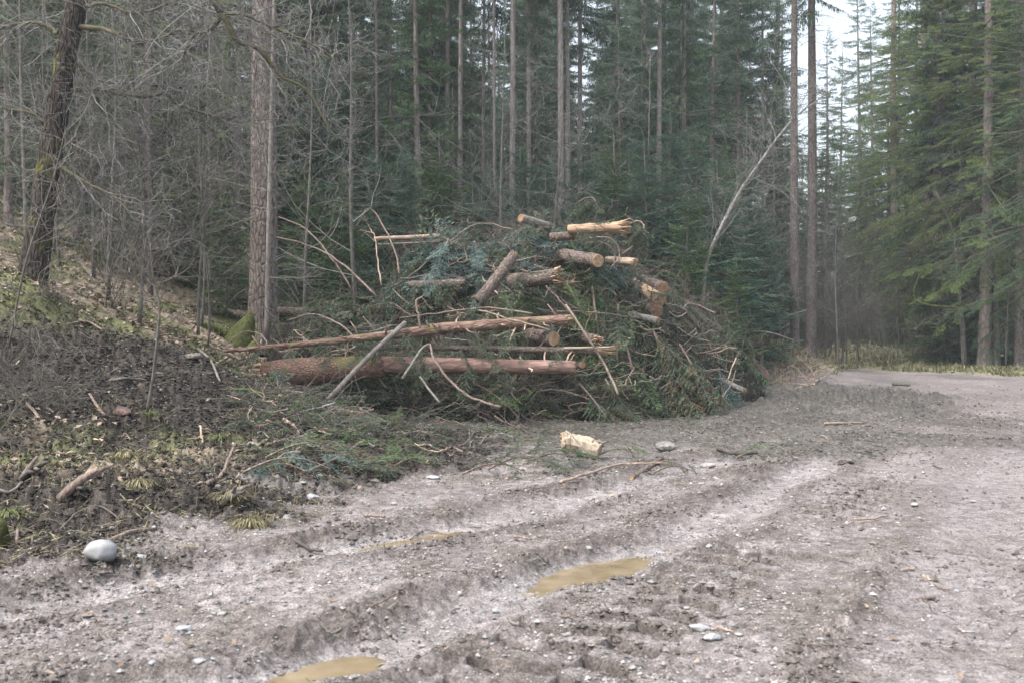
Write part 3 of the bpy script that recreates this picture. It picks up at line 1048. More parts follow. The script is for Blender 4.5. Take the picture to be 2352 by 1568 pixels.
def conifer_crown(name, height, z0, reach, step, per, kind, mats, droop=.3, thin=1., top=.35, sparse=0., seed=0, wood=True, fine=False):
    mb = MB()
    z = z0
    r0 = random.Random(seed)
    while z < height - .2:
        f = (z - z0) / (height - z0)
        rr = reach * ((1 - f) ** .8) * (.55 + .45 * min(1, f * 5 + .25)) + top
        for k in range(per):
            if r0.random() < sparse:
                continue
            a = r0.uniform(0, 6.283)
            L = rr * r0.uniform(.45, 1.12)
            dz = -droop * (1 - f) + .35 * f + r0.uniform(-.28, .22)
            d = (math.cos(a), math.sin(a), dz)
            s = L / {'droop': 2.0, 'flat': 1.3, 'brash': 1.2}[kind]
            p0 = np.array([0, 0, z + r0.uniform(-step, step) * .9])
            if kind == 'droop' and L > 1.5 and fine:
                # a long branch carries several smaller boughs
                du = np.array(d) / np.linalg.norm(d)
                ns = int(L / .75)
                mb.tube([p0, p0 + du * L * .5 - np.array([0, 0, .02 * L]), p0 + du * L], [.03, .02, .008], 3, 1, .4, False)
                for q in range(ns):
                    t = .22 + .78 * q / max(ns - 1, 1)
                    a2 = a + (r0.uniform(.3, .9) * r0.choice((-1, 1)) if q < ns - 1 else 0)
                    put_bough(mb, kind, p0 + du * L * t * .9, frame((math.cos(a2), math.sin(a2), dz - .1)), r0.uniform(.40, .62) * (1.1 - .35 * t), 0, 1, .12 * f, False, .014, thin)
                continue
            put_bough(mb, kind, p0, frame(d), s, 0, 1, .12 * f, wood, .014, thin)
        z += step * (1 - .35 * f)
    # leader
    put_bough(mb, 'flat', np.array([0, 0, height - .6]), frame((.05, 0, 1), (1, 0, 0)), .5, 0, 1)
    return mb.build(name, mats, link=False, smooth=False)


def trunk_mesh(name, h, r, sides=12, n=16, wob=.15, seed=0, mats=None, flare=.35):
    r0 = random.Random(seed)
    ph = r0.uniform(0, 6)
    t = np.concatenate([[0, .004, .01, .02], np.linspace(.04, 1, n)])
    P = np.stack([wob * np.sin(t * 4 + ph) - wob * math.sin(ph), wob * np.cos(t * 3 + ph) - wob * math.cos(ph), t * h - .15], -1)
    rad = r * (1 - t) ** .8 * (1 + flare * np.exp(-t * h / .45)) + .01
    mb = MB()
    mb.tube(P, rad, sides, 0, .5, True, .06, seed)
    return mb.build(name, mats, link=False)


def twiggy(mb, p, d, L, r, depth, mat_=0, kids=5, jit=.25, up=.0, sides=3, kink=.3, minr=.003, r0=None, tone=None):
    """a branch that forks and forks again"""
    r0 = r0 or R
    n = 5 if L > .6 else 4
    pts = [np.array(p, float)]
    d = np.array(d, float)
    d /= np.linalg.norm(d)
    for k in range(n):
        d = d + np.array([r0.gauss(0, jit), r0.gauss(0, jit), r0.gauss(0, jit) + up])
        d /= np.linalg.norm(d)
        pts.append(pts[-1] + d * L / n)
    rad = np.linspace(r, max(r * .35, minr), n + 1)
    mb.tube(pts, rad, sides if r < .02 else 6, mat_, r0.uniform(.2, .9) if tone is None else tone, False)
    if depth <= 0:
        return
    for k in range(kids):
        t = r0.uniform(.15, .98)
        i = min(int(t * n), n - 1)
        q = pts[i] + (pts[i + 1] - pts[i]) * (t * n - i)
        dd = (pts[i + 1] - pts[i])
        dd = dd / np.linalg.norm(dd)
        rd = np.array([r0.gauss(0, 1), r0.gauss(0, 1), r0.gauss(0, 1)])
        rd -= dd * (rd @ dd)
        rd /= np.linalg.norm(rd) + 1e-9
        an = math.radians(r0.uniform(30, 65))
        nd = dd * math.cos(an) + rd * math.sin(an)
        nd[2] += up * .6
        twiggy(mb, q, nd, L * r0.uniform(.35, .62), max(r * (1 - t * .6) * .5, minr), depth - 1, mat_, max(3, kids - 1), jit, up, sides, kink, minr, r0, tone)


# dead side branches on a spruce trunk
def dead_mesh(name, z0, z1, n, L, mats, seed=0, r=.2, h=30):
    mb = MB()
    r0 = random.Random(seed)
    for k in range(n):
        z = r0.uniform(z0, z1)
        a = r0.uniform(0, 6.283)
        rr = r * (1 - z / h) ** .8
        ll = L * r0.uniform(.3, 1.1)
        twiggy(mb, (rr * .8 * math.cos(a), rr * .8 * math.sin(a), z), (math.cos(a), math.sin(a), r0.uniform(-.35, .1)), ll, .012, 1, 0, 4, .12, -.03, r0=r0)
    return mb.build(name, mats, link=False)


print('prototypes')
TW, FB = M['twig'], M['far_bark']
P_TALL_TRUNK = [trunk_mesh('trunk', 31, .27, 12, 18, .14, s, FB) for s in (1, 2, 3)]
P_HIGH_CROWN = [conifer_crown('crown', 31, 15.5, 2.4, .55, 4, 'droop', [M['spruce_far'], TW], .35, .6, seed=s) for s in (1, 2)]
P_LOW_CROWN = [conifer_crown('crown', 28, 4.5, 3.0, .50, 4, 'droop', [M['spruce_far'], TW], .38, .8, seed=s) for s in (3, 4)]
P_NEAR_CROWN = [conifer_crown('crown', 19, 3.6, 4.5, .50, 6, 'droop', [M['spruce'], TW], .50, .62, seed=s, top=.9, sparse=.10, fine=True) for s in (21,)]
P_DEAD = [dead_mesh('dead_branches', 2, 15, 85, 1.7, TW, s) for s in (5, 6, 7)]
P_MID_TRUNK = [trunk_mesh('trunk', 14, .14, 9, 12, .08, s, FB) for s in (8, 9)]
P_MID_CROWN = [conifer_crown('crown', 14, .8, 2.3, .38, 4, 'droop', [M['spruce_far'], TW], .22, .55, seed=s, fine=True) for s in (8, 9)]
P_FIR_TRUNK = [trunk_mesh('trunk', 6, .055, 7, 10, .05, s, M['twig']) for s in (11, 12)]
P_FIR_CROWN = [conifer_crown('crown', 6, .25, 1.75, .28, 8, 'flat', [M['fir'], TW], .02, .9, .25, sparse=.06, seed=s) for s in (11, 12, 13)]


def bare_tree_meshes(seed, h=9, r=.07, mats=None, kids=13, low=.18, upb=.05, spread=1.0, fork=False, wmat=0):
    """trunk mesh and branches mesh of a leafless broadleaf"""
    r0 = random.Random(seed)
    t = np.linspace(0, 1, 14)
    ph = r0.uniform(0, 6)
    bend = r0.uniform(-.5, .5)
    P = np.stack([.10 * h * bend * t ** 2 + .08 * np.sin(t * 7 + ph) - .08 * math.sin(ph), .05 * np.sin(t * 5 + ph * 2) - .05 * math.sin(ph * 2), t * h - .1], -1)
    rad = r * (1 - t) ** .9 + .008
    mt = MB()
    mt.tube(P, rad, 8, 0, .45, True, .08, seed)
    mb = MB()
    for k in range(kids):
        f = low + (.96 - low) * (k + r0.random()) / kids
        i = min(int(f * 13), 12)
        q = P[i] + (P[i + 1] - P[i]) * (f * 13 - i)
        a = r0.uniform(0, 6.283)
        d = np.array([math.cos(a) * spread, math.sin(a) * spread, r0.uniform(.25, .8)])
        twiggy(mb, q, d, h * .34 * (1.15 - f * .75) * r0.uniform(.7, 1.1), max(r * (1 - f) * .45, .008), 2, wmat, 7, .16, upb * .5, r0=r0, minr=.003)
    return mt.build('trunk', mats[0], link=False), mb.build('branches', mats[1], link=False)


P_BARE = [bare_tree_meshes(20 + s, 8.5, .038, (M['dark_stem'], M['twig_grey']), 13) for s in range(3)]
P_BARE += [bare_tree_meshes(30 + s, 5.0, .020, (M['twig'], M['twig']), 12, .1) for s in range(3)]


def bush_mesh(seed, h=2.4, n=9, mats=None, minr=.004):
    r0 = random.Random(seed)
    mb = MB()
    for k in range(n):
        a = r0.uniform(0, 6.28)
        twiggy(mb, (r0.gauss(0, .12), r0.gauss(0, .12), -.05), (math.cos(a) * .5, math.sin(a) * .5, 1), h * r0.uniform(.6, 1.1), .012, 2, 0, 6, .16, .02, r0=r0, minr=minr)
    return mb.build('branches', mats, link=False)


P_BUSH = [bush_mesh(40 + s, 2.6, 8, M['twig']) for s in range(3)]


def swap(o, mm, slot=0):
    o.material_slots[slot].link = 'OBJECT'
    o.material_slots[slot].material = mm


def plant_tree(name, label, cat, x, y, parts, s=(1, 1, 1), group=None, rz=None, mats=None, tilt=None, sink=0.):
    o = thing(name, label, cat, (x, y, H(x, y) - sink), R.uniform(0, 6.28) if rz is None else rz, group)
    o.scale = s
    if tilt:
        o.rotation_euler[0] += tilt[0]
        o.rotation_euler[1] += tilt[1]
    for pn, me_ in parts:
        c = obj(pn, me_, o)
        if mats and pn in mats:
            swap(c, mats[pn])
    return o


# ------------------------------------------------------------------ tall spruces one can tell apart
def tall(u, Y, wpx, label, low=False, dead=True, crown_mat=None, bark_m=None, hscale=None, group=None, name='spruce_tree'):
    x = (u - 1176) / FPX * Y
    r = wpx / FPX * Y / 2
    s = r / .25
    hs_ = hscale or R.uniform(.9, 1.1)
    parts = [('trunk', R.choice(P_TALL_TRUNK)), ('crown', R.choice(P_LOW_CROWN if low else P_HIGH_CROWN))]
    o = thing(name, label, 'tree', (x, Y, H(x, Y) - .1), R.uniform(0, 6.28), group)
    t = obj('trunk', parts[0][1], o)
    t.scale = (s, s, hs_)
    c = obj('crown', parts[1][1], o)
    c.scale = (1, 1, hs_)
    if dead:
        d = obj('dead_branches', R.choice(P_DEAD), o)
        d.scale = (1, 1, hs_)
    if crown_mat:
        swap(c, crown_mat)
    if bark_m:
        swap(t, bark_m)
    return o


for a in [
    (1826, 40, 20, 'nearer of the two tall straight spruces side by side at the road bend'),
    (1852 + 6, 44, 30, 'thicker darker spruce right behind its twin at the road bend'),
    (1288, 38, 17, 'straight brown trunk, nearer of the close pair above the brush pile'),
    (1304, 40, 13, 'slimmer trunk of the close pair rising above the brush pile'),
    (1174, 38, 15, 'tall spruce trunk rising behind the fork of the bare tree'),
    (1137, 39, 8, 'thin pale spruce pole between thicker trunks above the pile'),
    (1213, 40, 12, 'spruce trunk between the pale pole and the close pair'),
    (1054, 40, 13, 'spruce trunk beside a lichen pale one over the young firs'),
    (1029, 42, 13, 'lichen pale spruce trunk over the young firs'),
    (1110, 46, 10, 'dim reddish spruce trunk far behind the pale pole'),
    (1328, 44, 14, 'stout spruce trunk just beside the close pair, farther off'),
    (1512, 42, 14, 'grey spruce trunk seen only high up over the fir thicket'),
    (956, 50, 9, 'dark spruce trunk behind the dense low boughed spruce'),
    (836, 52, 11, 'pale grey spruce trunk glimpsed beyond the thin bare tree'),
    (868, 32, 8, 'slender grey spruce stem close to the bare leaning tree'),
    (300, 42, 14, 'straight spruce trunk on the slope behind the mossy limb'),
    (215, 44, 13, 'dark spruce trunk directly beyond the leaning mossy tree'),
    (405, 48, 12, 'grey spruce trunk halfway up the slope between bare twigs'),
    (345, 26, 11, 'short dark spruce trunk standing on the leafy slope'),
    (520, 38, 9, 'thin spruce stem a little behind the big spruce'),
    (30, 36, 12, 'spruce trunk on the slope past the leaning tree'),
    (2273, 46, 20, 'reddish brown spruce trunk at the grassy edge of the road'),
    (2345, 42, 26, 'thick spruce trunk cut by the edge of the view beyond the road'),
    (2032, 62, 16, 'pale grey spruce trunk standing behind the grassy hump'),
    (1971, 70, 10, 'slim spruce trunk deep in the wood past the track'),
    (1990, 74, 9, 'second slim trunk deep in the wood past the track'),
    (2150, 58, 12, 'dark spruce trunk between hump and hazel'),
    (1700, 50, 11, 'spruce stem behind the leaning pale birch'),
    (1755, 56, 10, 'spruce stem between leaning birch and twin spruces'),
    (1900, 66, 10, 'thin dark trunk just past the twin spruces'),
]:
    u, Y, w, lab = a
    wedge = 1850 < u < 2180
    if wedge:
        # low enough to leave the sky open above
        x = (u - 1176) / FPX * Y
        o = thing('spruce_tree', lab, 'tree', (x, Y, H(x, Y) - .1), R.uniform(0, 6.28))
        t = obj('trunk', R.choice(P_MID_TRUNK), o)
        s = w / FPX * Y / 2 / .13
        t.scale = (s, s, 1.15)
        c = obj('crown', R.choice(P_MID_CROWN), o)
        c.scale = (1.1, 1.1, .75)
        c.location = (0, 0, 5.4)
        swap(c, M['spruce'])
        d = obj('dead_branches', R.choice(P_DEAD), o)
        d.scale = (1, 1, .5)
        if u > 1855 or True:
            continue
    tall(u, Y, w, lab, dead=True, bark_m=M['pale_spruce_bark'] if 1000 < u < 1600 else (M['spruce_bark'] if Y < 45 else None))
tall(1862, 44, 23, 'thicker darker spruce right behind its twin at the road bend', bark_m=M['spruce_bark'])
# remove the short stand-in built for that twin above
for o in [o for o in COL.objects if o.get('label', '').startswith('thicker darker') and any(ch.name.startswith('crown') and ch.location.z > 1 for ch in o.children)]:
    for ch in list(o.children):
        bpy.data.objects.remove(ch)
    bpy.data.objects.remove(o)

# the rest of the wood: alike, told apart by nothing but their stand
def in_clearing(x, y):
    if y < 29:
        return True
    if abs(x - 10) < 3 and y < 44:
        return True
    if x > 8 and beyond_road(x, y, 3) < 0:      # the road and its bend
        return True
    return False


ZONE = [
    (-.62, -.28, 26, 90, 'spruce of the dense wood on the leafy slope', 'spruces on the leafy slope'),
    (-.28, -.02, 38, 95, 'spruce of the dense wood behind the big trunk', 'spruces behind the big spruce'),
    (-.02, .26, 50, 105, 'spruce of the dense wood behind the brush pile', 'spruces behind the brush pile'),
    (.42, .66, 44, 95, 'spruce of the dense wood beyond the road', 'spruces beyond the road'),
]
cnt = 0
for (t0, t1, y0, y1, lab, grp) in ZONE:
    k = 0
    placed = []
    want = 22
    tries = 0
    while k < want and tries < 900:
        tries += 1
        y = y0 * (y1 / y0) ** R.random()
        t = R.uniform(t0, t1)
        x = t * y
        if in_clearing(x, y) or any(math.hypot(x - a, y - b) < 2.2 for a, b in placed):
            continue
        placed.append((x, y))
        low = R.random() < .78 and y > 40
        tall(1176 + t * FPX, y, R.uniform(8, 14) * 45 / y, ('tall ' if not low else 'low boughed ') + lab, low=low, dead=not low, group=('tall ' if not low else 'low boughed ') + grp)
        k += 1
        cnt += 1
for k in range(88):
    t = R.uniform(-.64, .27) if k % 4 else R.uniform(.44, .66)
    if k >= 64:
        t = R.uniform(.0, .265)
    y = R.uniform(88, 135) if k < 64 else R.uniform(66, 96)
    o = thing('spruce_tree', 'far spruce closing the back of the wood', 'tree', (t * y, y, H(t * y, y) - .1), R.uniform(0, 6.28), 'far spruces at the back of the wood')
    for pn, me_ in (('trunk', R.choice(P_TALL_TRUNK)), ('crown', R.choice(P_LOW_CROWN))):
        obj(pn, me_, o)
    sx = R.uniform(1.3, 1.7)
    o.scale = (sx, sx, R.uniform(1.1, 1.45))
# mid-height spruces whose crowns fill the wood
for (t0, t1, y0, y1, lab, grp), want in zip(ZONE, (13, 12, 16, 14)):
    k = 0
    tries = 0
    while k < want and tries < 900:
        tries += 1
        y = max(y0, 33) * (85 / max(y0, 33)) ** R.random()
        x = R.uniform(t0, t1) * y
        if in_clearing(x, y):
            continue
        s = R.uniform(.7, 1.15)
        plant_tree('spruce_tree', 'bushy half grown ' + lab, 'tree', x, y, [('trunk', R.choice(P_MID_TRUNK)), ('crown', R.choice(P_MID_CROWN))], (s, s, s), 'half grown ' + grp)
        k += 1
# the low wedge of wood under the open sky
for k in range(27):
    y = R.uniform(60, 115)
    t = R.uniform(.27, .47)
    s = R.uniform(.75, 1.1) * y / 90
    plant_tree('spruce_tree', 'half grown spruce under the bright gap of sky', 'tree', t * y, y, [('trunk', R.choice(P_MID_TRUNK)), ('crown', R.choice(P_MID_CROWN))], (s, s, s * R.uniform(.8, 1.25)), 'half grown spruces under the gap of sky')
for k, (u, y, s, lab) in enumerate([(1905, 82, 1.9, 'ragged dark spruce top standing into the bright sky gap'), (2060, 72, 2.1, 'tall ragged spruce closing one side of the bright sky gap'), (2110, 66, 2.0, 'tall dark spruce behind the yellow green boughs'), (1975, 100, 2.7, 'distant tall spruce rising in the bright sky gap'), (1935, 112, 2.4, 'far spruce behind the ragged dark top'),
                                    (2005, 92, 2.3, 'slender pale spruce top in the middle of the sky gap'), (1780, 60, 1.45, 'drooping spruce left of the twin trunks against the light'),
                                    (2075, 84, 1.7, 'spruce top closing the sky gap beside the yellow green spruce'), (1690, 64, 1.6, 'hanging boughed spruce over the leaning birch')]):
    plant_tree('spruce_tree', lab.replace('left of', 'beside'), 'tree', (u - 1176) / FPX * y, y, [('trunk', R.choice(P_MID_TRUNK)), ('crown', R.choice(P_MID_CROWN))], (s * .75, s * .75, s), mats={'crown': M['spruce']})
# big low-boughed spruces across the road
for k, (u, y, s, cm, lab) in enumerate([
    (2150, 48, 1.0, 'spruce_y', 'yellow green spruce with hanging boughs over the road edge'),
    (2260, 44, 1.05, 'spruce_y', 'broad spruce leaning its fresh green boughs out beyond the road'),
    (2400, 40, 1.0, 'spruce', 'dense green spruce at the outer edge beyond the road'),
    (2130, 55, 1.1, 'spruce_y', 'pale yellow green spruce behind the hazel'),
    (2060, 60, 1.1, 'spruce_y', 'soft green spruce reaching toward the bright sky gap'),
    (2345, 46, 1.1, 'spruce_y', 'fresh green spruce next to the thick trunk at the view edge'),
    (2225, 52, 1.2, 'spruce', 'full green spruce filling in behind the hazel'),
    (2330, 50, 1.1, 'spruce', 'tall shaded spruce filling the corner above the road'),
]):
    plant_tree('spruce_tree', lab, 'tree', (u - 1176) / FPX * y, y, [('trunk', P_TALL_TRUNK[k % 3]), ('crown', P_NEAR_CROWN[0])], (s * .95, s * .95, s), mats={'crown': M[cm]})
# the dense dark spruce left of centre with boughs down to the ground
for (u, y, s, sz_, cm, lab) in [(965, 35, 1.1, 1.35, 'spruce', 'dark spruce with tiers of drooping boughs behind the pile'),
                               (700, 34, 1.0, 1.1, 'spruce', 'dull green spruce close behind the big trunk'),
                               (760, 40, 1.2, 1.3, 'spruce_far', 'shaded spruce between big trunk and bare leaning tree'),
                               (1420, 50, 1.0, 1.2, 'spruce_far', 'bluish spruce behind the young fir thicket'),
                               (1560, 44, 1.3, 1.5, 'spruce', 'spruce with hanging curtains of needles over the fir thicket'),
                               (1640, 48, 1.4, 1.6, 'spruce_far', 'tall veiled spruce above the leaning birch'),
                               (450, 33, .9, .9, 'spruce', 'small dark spruce on the slope among bare twigs'),
                               (180, 30, .9, .95, 'spruce', 'small dark spruce past the leaning mossy tree'),
                               (20, 26, .8, .8, 'spruce', 'dark young spruce at the outer edge of the slope'),
                               (280, 33, 1.0, 1.0, 'spruce', 'green spruce high on the slope among dark stems'),
                               (350, 37, 1.2, 1.2, 'spruce_far', 'greyish green spruce high on the slope'),
                               (110, 36, 1.2, 1.2, 'spruce_far', 'greyish green spruce beyond the leaning mossy tree'),
                               (520, 40, 1.2, 1.3, 'spruce', 'green spruce just behind the massive one'),
                               (650, 42, 1.3, 1.4, 'spruce', 'broad green spruce seen past the massive trunk'),
                               (400, 30, .7, .6, 'spruce', 'low spruce at the top of the leafy hollow'),
                               (90, 28, .8, .75, 'spruce', 'young spruce just up the slope from the leaning mossy tree'),
                               (330, 29, .85, .85, 'spruce_y', 'yellowish green spruce among the bare stems of the slope'),
                               (190, 34, 1.1, 1.15, 'spruce', 'full green spruce upslope of the small dark one'),
                               (540, 31, .8, .9, 'spruce_y', 'light green spruce behind the massive trunk'),
                               (430, 38, 1.2, 1.3, 'spruce', 'tall bushy spruce over the top of the leafy hollow'),
                               (240, 27, .55, .5, 'spruce', 'small green spruce rooted in the leafy slope')]:
    plant_tree('spruce_tree', lab, 'tree', (u - 1176) / FPX * y, y, [('trunk', P_MID_TRUNK[0]), ('crown', R.choice(P_MID_CROWN))], (s, s, sz_), mats={'crown': M[cm]})

# young firs behind the heap
FL = [(930, 30.5, .95, 'fir', 'blue green young fir behind the upper sticks of the pile'),
      (1010, 32, 1.1, 'fir_g', 'young fir standing between dark spruce and bare forked tree'),
      (1085, 30, .85, 'fir', 'low bluish fir just behind the pile top'),
      (1120, 34, .95, 'fir', 'taller blue green fir behind the bare forked tree'),
      (1200, 31, 1.0, 'fir', 'dense young fir directly over the grey log on the pile'),
      (1260, 34, 1.0, 'fir', 'dark blue fir in front of the close pair of trunks'),
      (1330, 30.5, 1.0, 'fir', 'young fir behind the hooked branch on the pile'),
      (1410, 32, 1.1, 'fir_g', 'broad young fir with some rusty twigs above the shattered log'),
      (1480, 31, 1.05, 'fir', 'bluish fir beyond the shattered log'),
      (1540, 33, 1.2, 'fir', 'tallest dark fir of the thicket by the leaning birch'),
      (1580, 29, .78, 'fir_g', 'small pointed fir with bright tip beside the leaning birch'),
      (1650, 33, 1.0, 'fir', 'fir behind the foot of the leaning birch'),
      (1690, 31, .55, 'fir_g', 'low green fir at the road side foot of the pile'),
      (790, 28, .75, 'fir_g', 'young fir between big trunk and pile'),
      (860, 31, .9, 'fir', 'dim young fir beside the thin grey stem'),
      (700, 29.5, .7, 'fir_g', 'small fir right behind the big trunk'),
      (2120, 47, .7, 'fir_g', 'low fir at the grassy hump'),
      (2170, 50, .8, 'fir_g', 'low fir between hump and hazel'),
      (1760, 40, .75, 'fir', 'low fir in front of the twin spruces'),
      (960, 36, .95, 'fir', 'fir in the second row behind the dark spruce foot'),
      (1050, 37, 1.0, 'fir', 'fir in the second row beside the forked bare tree'),
      (1140, 38, .95, 'fir_g', 'greener fir in the second row behind the forked bare tree'),
      (1230, 38, 1.05, 'fir', 'fir in the second row under the slim trunk'),
      (1310, 37, .95, 'fir_g', 'green fir at the foot of the close pair of trunks'),
      (1380, 38, 1.1, 'fir', 'fir in the second row right past the close pair'.replace('right ', '')),
      (1450, 39, 1.2, 'fir', 'tall fir in the second row of the thicket'),
      (1600, 38, 1.25, 'fir', 'tall blue green fir behind the leaning birch'),
      (1665, 40, 1.15, 'fir_g', 'green fir between leaning birch and twin spruces'),
      (880, 37, 1.2, 'fir_g', 'fir in the gap beside the thin grey stem'),
      (740, 33, 1.2, 'fir', 'dim fir past the massive spruce'),
      (820, 35, 1.3, 'fir_g', 'green fir between massive spruce and grey stem'),
      (1720, 36, 1.0, 'fir', 'fir over the bank by the twin spruces'),
      (2080, 52, 1.1, 'fir_g', 'fir behind the crest of the grassy hump'),
      (2230, 47, .9, 'fir_g', 'fir under the hazel'),
      (2310, 46, 1.0, 'fir_g', 'fir behind the verge under the dark spruce'),
      (520, 27, .55, 'fir_g', 'knee high green fir on the slope by the big trunk'),
      (440, 30, .5, 'fir_g', 'little fir in the leafy hollow of the slope')]
for k, (u, y, s, cm, lab) in enumerate(FL):
    x = (u - 1176) / FPX * y
    plant_tree('fir_tree', lab, 'tree', x, y, [('trunk', P_FIR_TRUNK[k % 2]), ('crown', P_FIR_CROWN[k % 3])], (s * 1.15, s * 1.15, s * 1.25), mats={'crown': M[cm]})

# ------------------------------------------------------------------ the big spruce left of the pile
bx, by = (600 - 1176) / FPX * 24, 24.0
bz = H(bx, by)
root = thing('spruce_tree', 'massive grey brown spruce with mossy foot standing left of the pile'.replace('left of', 'beside'), 'tree', (bx, by, bz))
mb = MB()
n = 240
t = np.linspace(0, 1, n) ** 1.5
zz = t * 30 - .3
P = np.stack([.06 * zz ** .9 * 0 + .012 * np.maximum(zz, 0) + .03 * np.sin(zz * .6), .02 * np.sin(zz), zz], -1)
sides = 56
th = np.arange(sides) * 2 * math.pi / sides
rad = .335 * (1 - .55 * t) * (1 + .0 * zz)
lobes = 1 + .55 * np.exp(-np.maximum(zz, 0) / .42)[:, None] * (.55 + .5 * np.cos(5 * th + 1.2)[None, :]) + .12 * np.exp(-np.maximum(zz, 0) / 1.4)[:, None]
sc1 = fbm(th[None, :] * 7 + 0 * zz[:, None], zz[:, None] * 5.5 + 0 * th[None, :], 61, 3, .6) - .5
rr = rad[:, None] * lobes * (1 + .07 * sc1)
Vv = P[:, None, :] + rr[..., None] * np.stack([np.cos(th), np.sin(th), 0 * th], -1)[None]
ii = np.arange(n - 1)[:, None] * sides
jj = np.arange(sides)[None, :]
jn = (jj + 1) % sides
FF = np.stack([ii + jj, ii + jn, ii + sides + jn, ii + sides + jj], -1).reshape(-1, 4)
tone = (.30 + .75 * np.exp(-np.maximum(zz, 0) / .5)[:, None] * (np.cos(th + .3) < .3)[None, :] + 0 * th[None, :]).ravel()
mb.add(Vv.reshape(-1, 3), FF, 0, tone)
mb.build('trunk', M['spruce_bark_moss'], root)
obj('crown', P_HIGH_CROWN[0], root)
for k in range(70):
    mb = MB()
    z = R.uniform(1.5, 14)
    a = R.uniform(0, 6.28)
    twiggy(mb, (.30 * math.cos(a), .30 * math.sin(a), z), (math.cos(a), math.sin(a), R.uniform(-.4, .1)), R.uniform(.25, 1.5), .011, 1, 0, 3, .14, -.02)
    mb.build('dead_branch', M['twig'], root)
for k, (a, L) in enumerate(((3.5, 1.5), (2.7, 1.1), (5.6, .8), (4.5, .9))):
    mb = MB()
    pts = []
    for q in np.linspace(0, 1, 8):
        rx, ry = .25 * math.cos(a) + math.cos(a + .3 * q) * L * q, .25 * math.sin(a) + math.sin(a + .3 * q) * L * q
        pts.append((rx, ry, H(bx + rx, by + ry) - bz + .30 * (1 - q) ** 1.5 - .04 * q))
    mb.tube(pts, np.linspace(.17, .04, 8), 10, 0, .98, True, .2, k)
    mb.build('root', M['spruce_bark_moss'], root)
# mossy hummock round its foot is the stump beside it
o = MB()
o.tube([(-.12, 0, -.2), (-.02, 0, .12), (.10, .02, .38), (.20, .04, .66), (.26, .05, .86)], [.46, .36, .24, .15, .03], 16, 0, .7, True, .5, 4)
sx_, sy_ = (552 - 1176) / FPX * 23.7, 23.7
st = o.build('stump', M['moss'])
st.location = (sx_, sy_, H(sx_, sy_))
tag(st, 'moss covered stump pressed against the foot of the massive spruce', 'stump')

# slim grey pole growing in front of it
def polyline_tree(name, label, cat, pts, radii, bark_m, sides=8, n=5, bumpy=.06, group=None, partname='trunk'):
    pts = [at(*p) for p in pts]
    P = smooth_path(pts, n)
    rad = np.interp(np.linspace(0, 1, len(P)), np.linspace(0, 1, len(radii)), radii)
    base = P[0].copy()
    root = thing(name, label, cat, base, 0, group)
    mb = MB()
    mb.tube(P - base, rad, sides, 0, .5, True, bumpy, R.random() * 9)
    mb.build(partname, bark_m, root)
    return root, P - base, rad


root, P, rad = polyline_tree('sapling', 'slim straight grey stem growing in front of the massive spruce', 'tree', [(613, 782, 22), (616, 600, 22), (620, 400, 22), (625, 200, 22), (630, 0, 22), (634, -160, 22)], [.062, .058, .05, .045, .04, .025], M['grey_pole'])
mb = MB()
for k in range(46):
    i = R.randrange(2, len(P) - 1)
    a = R.uniform(0, 6.28)
    twiggy(mb, P[i], (math.cos(a), math.sin(a), R.uniform(-.1, .4)), R.uniform(.3, 1.9), .009, 1, 0, 4, .12, 0)
mb.build('branches', M['twig_grey'], root)

# ------------------------------------------------------------------ leaning dark mossy tree
LT = 17.0
root, P, rad = polyline_tree('beech_tree', 'dark leaning tree with moss down its trunk on the leafy slope', 'tree',
                             [(66, 690, LT), (76, 640, LT), (92, 520, LT), (112, 380, LT), (135, 240, LT), (158, 100, LT), (182, -20, LT), (215, -200, LT), (240, -420, LT), (235, -640, LT)],
                             [.36, .23, .205, .19, .18, .175, .17, .15, .12, .08], M['dark_tree'], 20, 8, .16)
base = np.array(root.location)
MAINS = [
    [(150, 215), (180, 209), (230, 206), (262, 212), (330, 222), (378, 216), (402, 236), (450, 256), (520, 272), (548, 265)],
    [(116, 292), (90, 270), (60, 258), (20, 250), (-40, 238)],
    [(135, 78), (110, 62), (70, 52), (20, 62), (-40, 75)],
    [(165, 60), (220, 66), (262, 78), (300, 95), (352, 92), (420, 70), (480, 78)],
    [(130, 312), (165, 330), (196, 372), (214, 402), (214, 440)],
    [(118, 350), (150, 392), (200, 420), (260, 452), (300, 490)],
    [(160, 120), (190, 160), (215, 210), (240, 260), (300, 330), (330, 420)],
    [(172, 20), (240, 10), (300, 30), (360, 20), (460, -20)],
    [(190, -60), (300, -80), (420, -40), (520, 20), (600, 70), (690, 110)],
    [(185, -30), (120, -60), (40, -40), (-60, -10)],
]
for k, mpts in enumerate(MAINS):
    mb = MB()
    Yk = LT
    pts = []
    for q, p in enumerate(mpts):
        pts.append(at(p[0], p[1], LT - .05 * q * (1 if k % 2 else -1) * 1.6))
    pp = smooth_path(pts, 4) - base
    pp += rng.normal(0, .012, pp.shape)
    rd = np.linspace(.05 if k in (0, 3, 8) else .036, .012, len(pp))
    mb.tube(pp, rd, 7, 1, .5, False, .15, k)
    for q in range(int(len(pp) * 1.1)):
        i = R.randrange(2, len(pp))
        d = pp[min(i + 1, len(pp) - 1)] - pp[i - 1]
        d /= np.linalg.norm(d) + 1e-6
        d = d * .7 + np.array([R.gauss(0, .5), R.gauss(0, .6), R.gauss(-.1, .6)])
        twiggy(mb, pp[i], d, R.uniform(.5, 1.5), .011, 2, 0, 5, .22, 0)
    mb.build('branch', [M['twig_grey'], M['twig_moss']], root)

